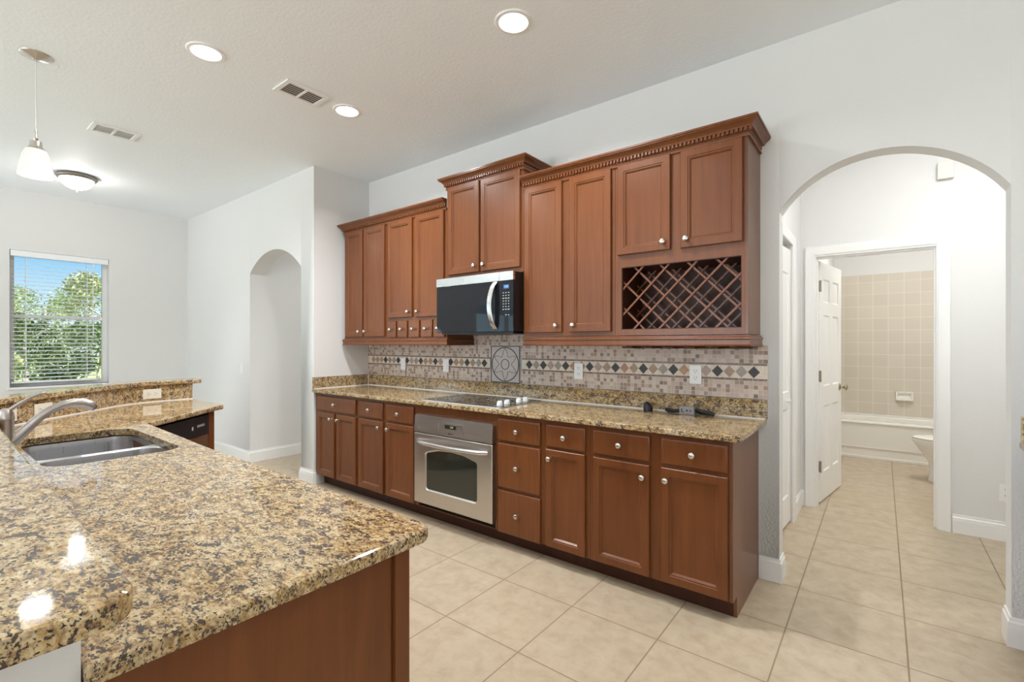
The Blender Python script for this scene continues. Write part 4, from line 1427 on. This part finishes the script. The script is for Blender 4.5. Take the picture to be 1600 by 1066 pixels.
def vent(x0, x1, y0, y1, label, dark, nsl):
    t = thing('ceiling_vent', label, 'vent', ((x0 + x1) / 2, (y0 + y1) / 2, CEIL - 0.012))
    f = 0.030
    fr = MB()
    z0, z1 = CEIL - 0.010, CEIL - 0.0005
    fr.box(x0, x0 + f, y0, y1, z0, z1, 0.002).box(x1 - f, x1, y0, y1, z0, z1, 0.002).box(x0 + f - 0.002, x1 - f + 0.002, y0, y0 + f, z0, z1, 0.002).box(x0 + f - 0.002, x1 - f + 0.002, y1 - f, y1, z0, z1, 0.002)
    ym = (y0 + y1) / 2
    fr.box(x0 + f - 0.002, x1 - f + 0.002, ym - 0.007, ym + 0.007, z0 + 0.001, z1)
    fr.build('frame', M_TRIM, t)
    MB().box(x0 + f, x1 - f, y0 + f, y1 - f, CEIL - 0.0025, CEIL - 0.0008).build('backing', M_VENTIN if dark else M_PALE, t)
    s_ = MB()
    w = (x1 - x0 - 2 * f) / nsl
    for k in range(nsl):
        xa = x0 + f + w * (k + 0.15)
        c_, d_ = (0.42, 0.004) if dark else (0.9, 0.0025)
        s_.add([(xa, y0 + f, CEIL - 0.0028), (xa + w * c_, y0 + f, CEIL - 0.0028 - d_), (xa + w * c_, y1 - f, CEIL - 0.0028 - d_), (xa, y1 - f, CEIL - 0.0028),
                (xa + 0.002, y0 + f, CEIL - 0.0026), (xa + w * c_ + 0.002, y0 + f, CEIL - 0.0026 - d_), (xa + w * c_ + 0.002, y1 - f, CEIL - 0.0026 - d_), (xa + 0.002, y1 - f, CEIL - 0.0026)],
               [(0, 1, 2, 3), (4, 7, 6, 5), (0, 4, 5, 1), (3, 2, 6, 7), (0, 3, 7, 4), (1, 5, 6, 2)])
    s_.build('louvers', M_TRIM, t)


vent(-3.207, -3.002, 1.518, 1.818, 'white ceiling vent with dark open slats beside a downlight', True, 6)
vent(-4.968, -4.752, 0.898, 1.194, 'white ceiling vent with closed pale louvers between pendant and flush light', False, 12)

# pendant
px_, py_ = -3.940, 0.486
pe = thing('pendant_light', 'small pendant with frosted bell shade hanging on a cord over the peninsula', 'pendant lamp', (px_, py_, 2.335))
MB().lathe([(0.0001, -0.026), (0.012, -0.026), (0.020, -0.020), (0.055, -0.012), (0.074, -0.004), (0.076, -0.0005), (0.0001, -0.0005)], (px_, py_, CEIL), 32).build('canopy', M_NICKEL, pe)
MB().tube([(px_, py_, CEIL - 0.026), (px_, py_, 2.60)], 0.0022, 8).build('cord', M_WHITEPL, pe)
MB().lathe([(0.0001, 2.612), (0.0065, 2.612), (0.0065, 2.562), (0.013, 2.556), (0.010, 2.548), (0.012, 2.543), (0.027, 2.541), (0.029, 2.512), (0.036, 2.502), (0.046, 2.492), (0.044, 2.488), (0.0001, 2.488)], (px_, py_, 0), 28).build('socket', M_NICKEL, pe)
MB().lathe([(0.040, 2.496), (0.048, 2.488), (0.060, 2.455), (0.070, 2.410), (0.078, 2.360), (0.082, 2.338), (0.079, 2.338), (0.075, 2.360), (0.066, 2.410), (0.056, 2.455), (0.044, 2.484), (0.038, 2.490)], (px_, py_, 0), 32, cap=False).build('shade', M_SHADE, pe)
MB().lathe([(0.0001, 2.352), (0.030, 2.353), (0.060, 2.357), (0.072, 2.362), (0.072, 2.366), (0.0001, 2.366)], (px_, py_, 0), 28).build('bulb', M_GLOW, pe)
lamp('pendant_lamp', 'AREA', (px_, py_, 2.345), 3, (1.0, 0.95, 0.88), (0, 0, 0), shape='DISK', size=0.12)

fx_, fy_ = -6.44, 1.09
fl = thing('flush_ceiling_light', 'lit flush dome ceiling light with a brown metal rim near the garden window', 'ceiling light', (fx_, fy_, 2.88))
MB().lathe([(0.150, -0.0005), (0.160, -0.010), (0.163, -0.022), (0.155, -0.034), (0.140, -0.042), (0.134, -0.040), (0.134, -0.0005)], (fx_, fy_, CEIL), 40, cap=False).build('rim', mat('brushed_bronze', (0.33, 0.29, 0.26), 0.35, 1.0), fl)
MB().lathe([(0.136, -0.030), (0.132, -0.055), (0.118, -0.085), (0.092, -0.112), (0.055, -0.132), (0.020, -0.140), (0.0001, -0.141)], (fx_, fy_, CEIL), 40, cap=False).build('globe', M_GLOBE, fl)
MB().lathe([(0.0001, -0.164), (0.006, -0.162), (0.010, -0.154), (0.006, -0.147), (0.013, -0.1405), (0.0001, -0.1395)], (fx_, fy_, CEIL), 16).build('finial', M_NICKEL, fl)
lamp('flush_lamp', 'POINT', (fx_, fy_, CEIL - 0.20), 5, (1.0, 0.96, 0.9), shadow_soft_size=0.05)

# ------------------------------------------------------------------ vestibule and bathroom
ch = MB().box(0.318, 0.408, YV - 0.030, YV - 0.0005, 2.532, 2.655, 0.006).build('door_chime', mat('aged_white_plastic', (0.66, 0.65, 0.61), 0.4))
tag(ch, 'small white chime box high on the vestibule wall over the bathroom door', 'door chime')


def six_panel(mb, w, h, t, rows, cols):
    """door leaf in local x (width), y (thickness), z; panels sunk on both faces"""
    x_m = 0.105 if cols == 2 else 0.07
    mb.box(0, w, 0.009, t - 0.009, 0, h)
    xs = [(x_m, w / 2 - 0.05), (w / 2 + 0.05, w - x_m)] if cols == 2 else [(x_m, w - x_m)]
    us = sorted({0, w} | {v for p in xs for v in p})
    zs = sorted({0, h} | {v for p in rows for v in p})
    for yf, yb in ((0, 0.009), (t, t - 0.009)):
        for i in range(len(us) - 1):
            for j in range(len(zs) - 1):
                uc, zc = (us[i] + us[i + 1]) / 2, (zs[j] + zs[j + 1]) / 2
                if any(a < uc < b_ for a, b_ in xs) and any(a < zc < b_ for a, b_ in rows):
                    a, b_, c, d = us[i], us[i + 1], zs[j], zs[j + 1]
                    s_ = 1 if yf == 0 else -1
                    R4 = lambda e, y: [(a + e, y, c + e), (b_ - e, y, c + e), (b_ - e, y, d - e), (a + e, y, d - e)]
                    mb.loft([R4(0, yf), R4(0.010, yf + s_ * 0.008), R4(0.020, yf + s_ * 0.008), R4(0.045, yf + s_ * 0.002)], False, True)
                else:
                    mb.box(us[i], us[i + 1], min(yf, yb), max(yf, yb), zs[j], zs[j + 1])
    return mb


ROWS = [(0.24, 0.80), (0.97, 1.58), (1.69, 1.89)]
HG = Vector((-0.408, YV + 0.124, 0))
dv = Vector((0.105, 0.690, 0)).normalized()
dn = Vector((dv.y, -dv.x, 0))
TD = Matrix(((dv.x, -dn.x, 0, HG.x), (dv.y, -dn.y, 0, HG.y), (0, 0, 1, 0.012), (0, 0, 0, 1)))
d1 = MB(); d1.T = TD
six_panel(d1, 0.715, 2.03, 0.035, ROWS, 2)
door1 = struct('door_1', d1, M_DOOR)
for zc in (0.30, 1.06, 1.82):
    hgm = MB(); hgm.T = TD
    hgm.box(-0.0025, 0.0, -0.002, 0.034, zc - 0.045, zc + 0.045).lathe([(0.0001, zc - 0.048), (0.006, zc - 0.048), (0.006, zc + 0.048), (0.0001, zc + 0.048)], (-0.003, -0.006, 0), 10)
    hgm.build('hinge', M_HINGE, door1)
kb = MB(); kb.T = TD
kb.lathe([(0.0001, 0), (0.032, 0), (0.031, -0.006), (0.012, -0.010), (0.0105, -0.030), (0.020, -0.038), (0.027, -0.048), (0.026, -0.058), (0.016, -0.064), (0.0001, -0.065)], (0.650, -0.0002, 0.93), 22, 'Y')
kb.build('door_knob', M_BRASS, door1)

# bifold closet door: two leaves, slightly proud of closed
L1 = MB()
a_, b_ = Vector((-0.541, 4.118, 0)), Vector((-0.566, 3.725, 0))
for s0, s1 in ((a_, b_), (b_ + Vector((0, -0.004, 0)), Vector((-0.541, 3.338, 0)))):
    v_ = (s1 - s0)
    w_ = v_.length
    v_.normalize()
    n_ = Vector((-v_.y, v_.x, 0))
    L1.T = Matrix(((v_.x, -n_.x, 0, s0.x), (v_.y, -n_.y, 0, s0.y), (0, 0, 1, 0.02), (0, 0, 0, 1)))
    six_panel(L1, w_, 2.03, 0.030, [(0.20, 0.85), (0.97, 1.85)], 1)
door2 = struct('door_2', L1, M_DOOR)
MB().lathe([(0.0001, 0.0), (0.009, 0.0), (0.008, 0.012), (0.015, 0.020), (0.017, 0.028), (0.010, 0.034), (0.0001, 0.035)], (-0.5495, 3.95, 0.93), 16, 'X').build('door_knob', M_WHITEPL, door2)

# bathtub
tb = thing('bathtub', 'white alcove bathtub along the beige tiled wall', 'bathtub', (0.37, 7.2, 0))
TX0, TX1, TY0, TY1 = -0.482, 1.232, 6.93, 7.528
mk = lambda a, b_, c, d, r, z: [(p[0], p[1], z) for p in rounded_poly([(a, c), (b_, c), (b_, d), (a, d)], r, 6)]
t_ = MB()
t_.loft([mk(TX0, TX1, TY0, TY1, 0.004, 0.12), mk(TX0, TX1, TY0, TY1, 0.004, 0.405), mk(TX0, TX1, TY0 - 0.012, TY1, 0.010, 0.415), mk(TX0, TX1, TY0 - 0.012, TY1, 0.010, 0.430), mk(TX0 + 0.006, TX1 - 0.006, TY0 - 0.004, TY1 - 0.006, 0.010, 0.438),
         mk(TX0 + 0.07, TX1 - 0.07, TY0 + 0.065, TY1 - 0.065, 0.10, 0.438), mk(TX0 + 0.085, TX1 - 0.085, TY0 + 0.08, TY1 - 0.08, 0.10, 0.425), mk(TX0 + 0.13, TX1 - 0.16, TY0 + 0.11, TY1 - 0.11, 0.10, 0.16), mk(TX0 + 0.20, TX1 - 0.25, TY0 + 0.16, TY1 - 0.16, 0.08, 0.13)], False, True)
t_.build('tub', M_PORC, tb, 45)
MB().box(TX0, TX1, TY0 + 0.006, TY0 + 0.30, 0.0, 0.14).box(TX0, TX1, TY0 - 0.002, TY0 + 0.02, 0.125, 0.14, 0.004).box(TX0, TX1, TY0 - 0.004, TY0 + 0.02, 0.0, 0.03, 0.004).build('apron_base', M_PORC, tb)
MB().box(TX0, -0.40, TY1 - 0.02, TY1, 0.438, 0.452).box(TX0, TX1, TY1 - 0.010, TY1 + 0.001, 0.438, 0.456, 0.002).build('caulk_line', M_CAULK, tb)
sd = thing('soap_dish', 'white ceramic soap dish on the beige tile above the bathtub', 'soap dish', (0.22, 7.5, 0.652))
s_ = MB()
for a, b2, c, d in ((0.138, 0.156, 0.652, 0.758), (0.286, 0.304, 0.652, 0.758), (0.156, 0.286, 0.740, 0.758), (0.156, 0.286, 0.652, 0.672)):
    s_.box(a, b2, 7.495 if c > 0.7 or d > 0.7 else 7.475, 7.5295, c, d, 0.004)
s_.box(0.150, 0.292, 7.518, 7.5295, 0.662, 0.748)
s_.build('dish', M_PORC, sd)

# toilet, bowl towards -x, tank against the bathroom's side wall
tl_ = thing('toilet', 'white toilet half hidden behind the bathroom door frame, lid closed', 'toilet', (0.62, 6.22, 0))


def egg(cx, cy, lx0, lx1, w, z, n=28):
    pts = []
    for k in range(n):
        a = 2 * PI * k / n
        c_, s2 = math.cos(a), math.sin(a)
        x = cx + (lx1 if c_ > 0 else lx0) * c_
        pts.append((x, cy + w * s2, z))
    return pts


TY = 6.22
t_ = MB()
t_.loft([egg(0.60, TY, 0.240, 0.26, 0.120, 0.0), egg(0.60, TY, 0.235, 0.25, 0.110, 0.03), egg(0.60, TY, 0.228, 0.24, 0.100, 0.12), egg(0.59, TY, 0.225, 0.24, 0.105, 0.19), egg(0.57, TY, 0.255, 0.24, 0.140, 0.27), egg(0.54, TY, 0.275, 0.24, 0.170, 0.345), egg(0.53, TY, 0.285, 0.25, 0.180, 0.375), egg(0.53, TY, 0.280, 0.25, 0.176, 0.392)])
t_.build('bowl', M_PORC, tl_, 50)
t_ = MB()
t_.loft([egg(0.53, TY, 0.285, 0.23, 0.183, 0.3925), egg(0.53, TY, 0.290, 0.23, 0.186, 0.400), egg(0.53, TY, 0.285, 0.23, 0.182, 0.409)])
t_.build('seat', M_PORC, tl_, 50)
t_ = MB()
t_.loft([egg(0.53, TY, 0.262, 0.22, 0.165, 0.4092), egg(0.53, TY, 0.264, 0.22, 0.166, 0.4125), egg(0.53, TY, 0.286, 0.23, 0.183, 0.4135), egg(0.53, TY, 0.288, 0.23, 0.184, 0.420), egg(0.53, TY, 0.270, 0.22, 0.170, 0.430), egg(0.53, TY, 0.15, 0.12, 0.09, 0.436)])
t_.build('lid', M_PORC, tl_, 50)
MB().box(0.84, 1.03, TY - 0.22, TY + 0.22, 0.38, 0.74, 0.02, seg=3).box(0.70, 0.86, TY - 0.11, TY + 0.11, 0.05, 0.39, 0.02).build('tank', M_PORC, tl_)
MB().box(0.83, 1.04, TY - 0.23, TY + 0.23, 0.7405, 0.775, 0.010).build('tank_lid', M_PORC, tl_)

splash_plate(7, 0.30, 'almond outlet on the granite splash, nearest the dishwasher')
splash_plate(2, 0.15, 'almond outlet on the granite splash, just beyond the faucet spout')
splash_plate(1, 0.56, 'almond outlet on the granite splash, right behind the faucet lever')
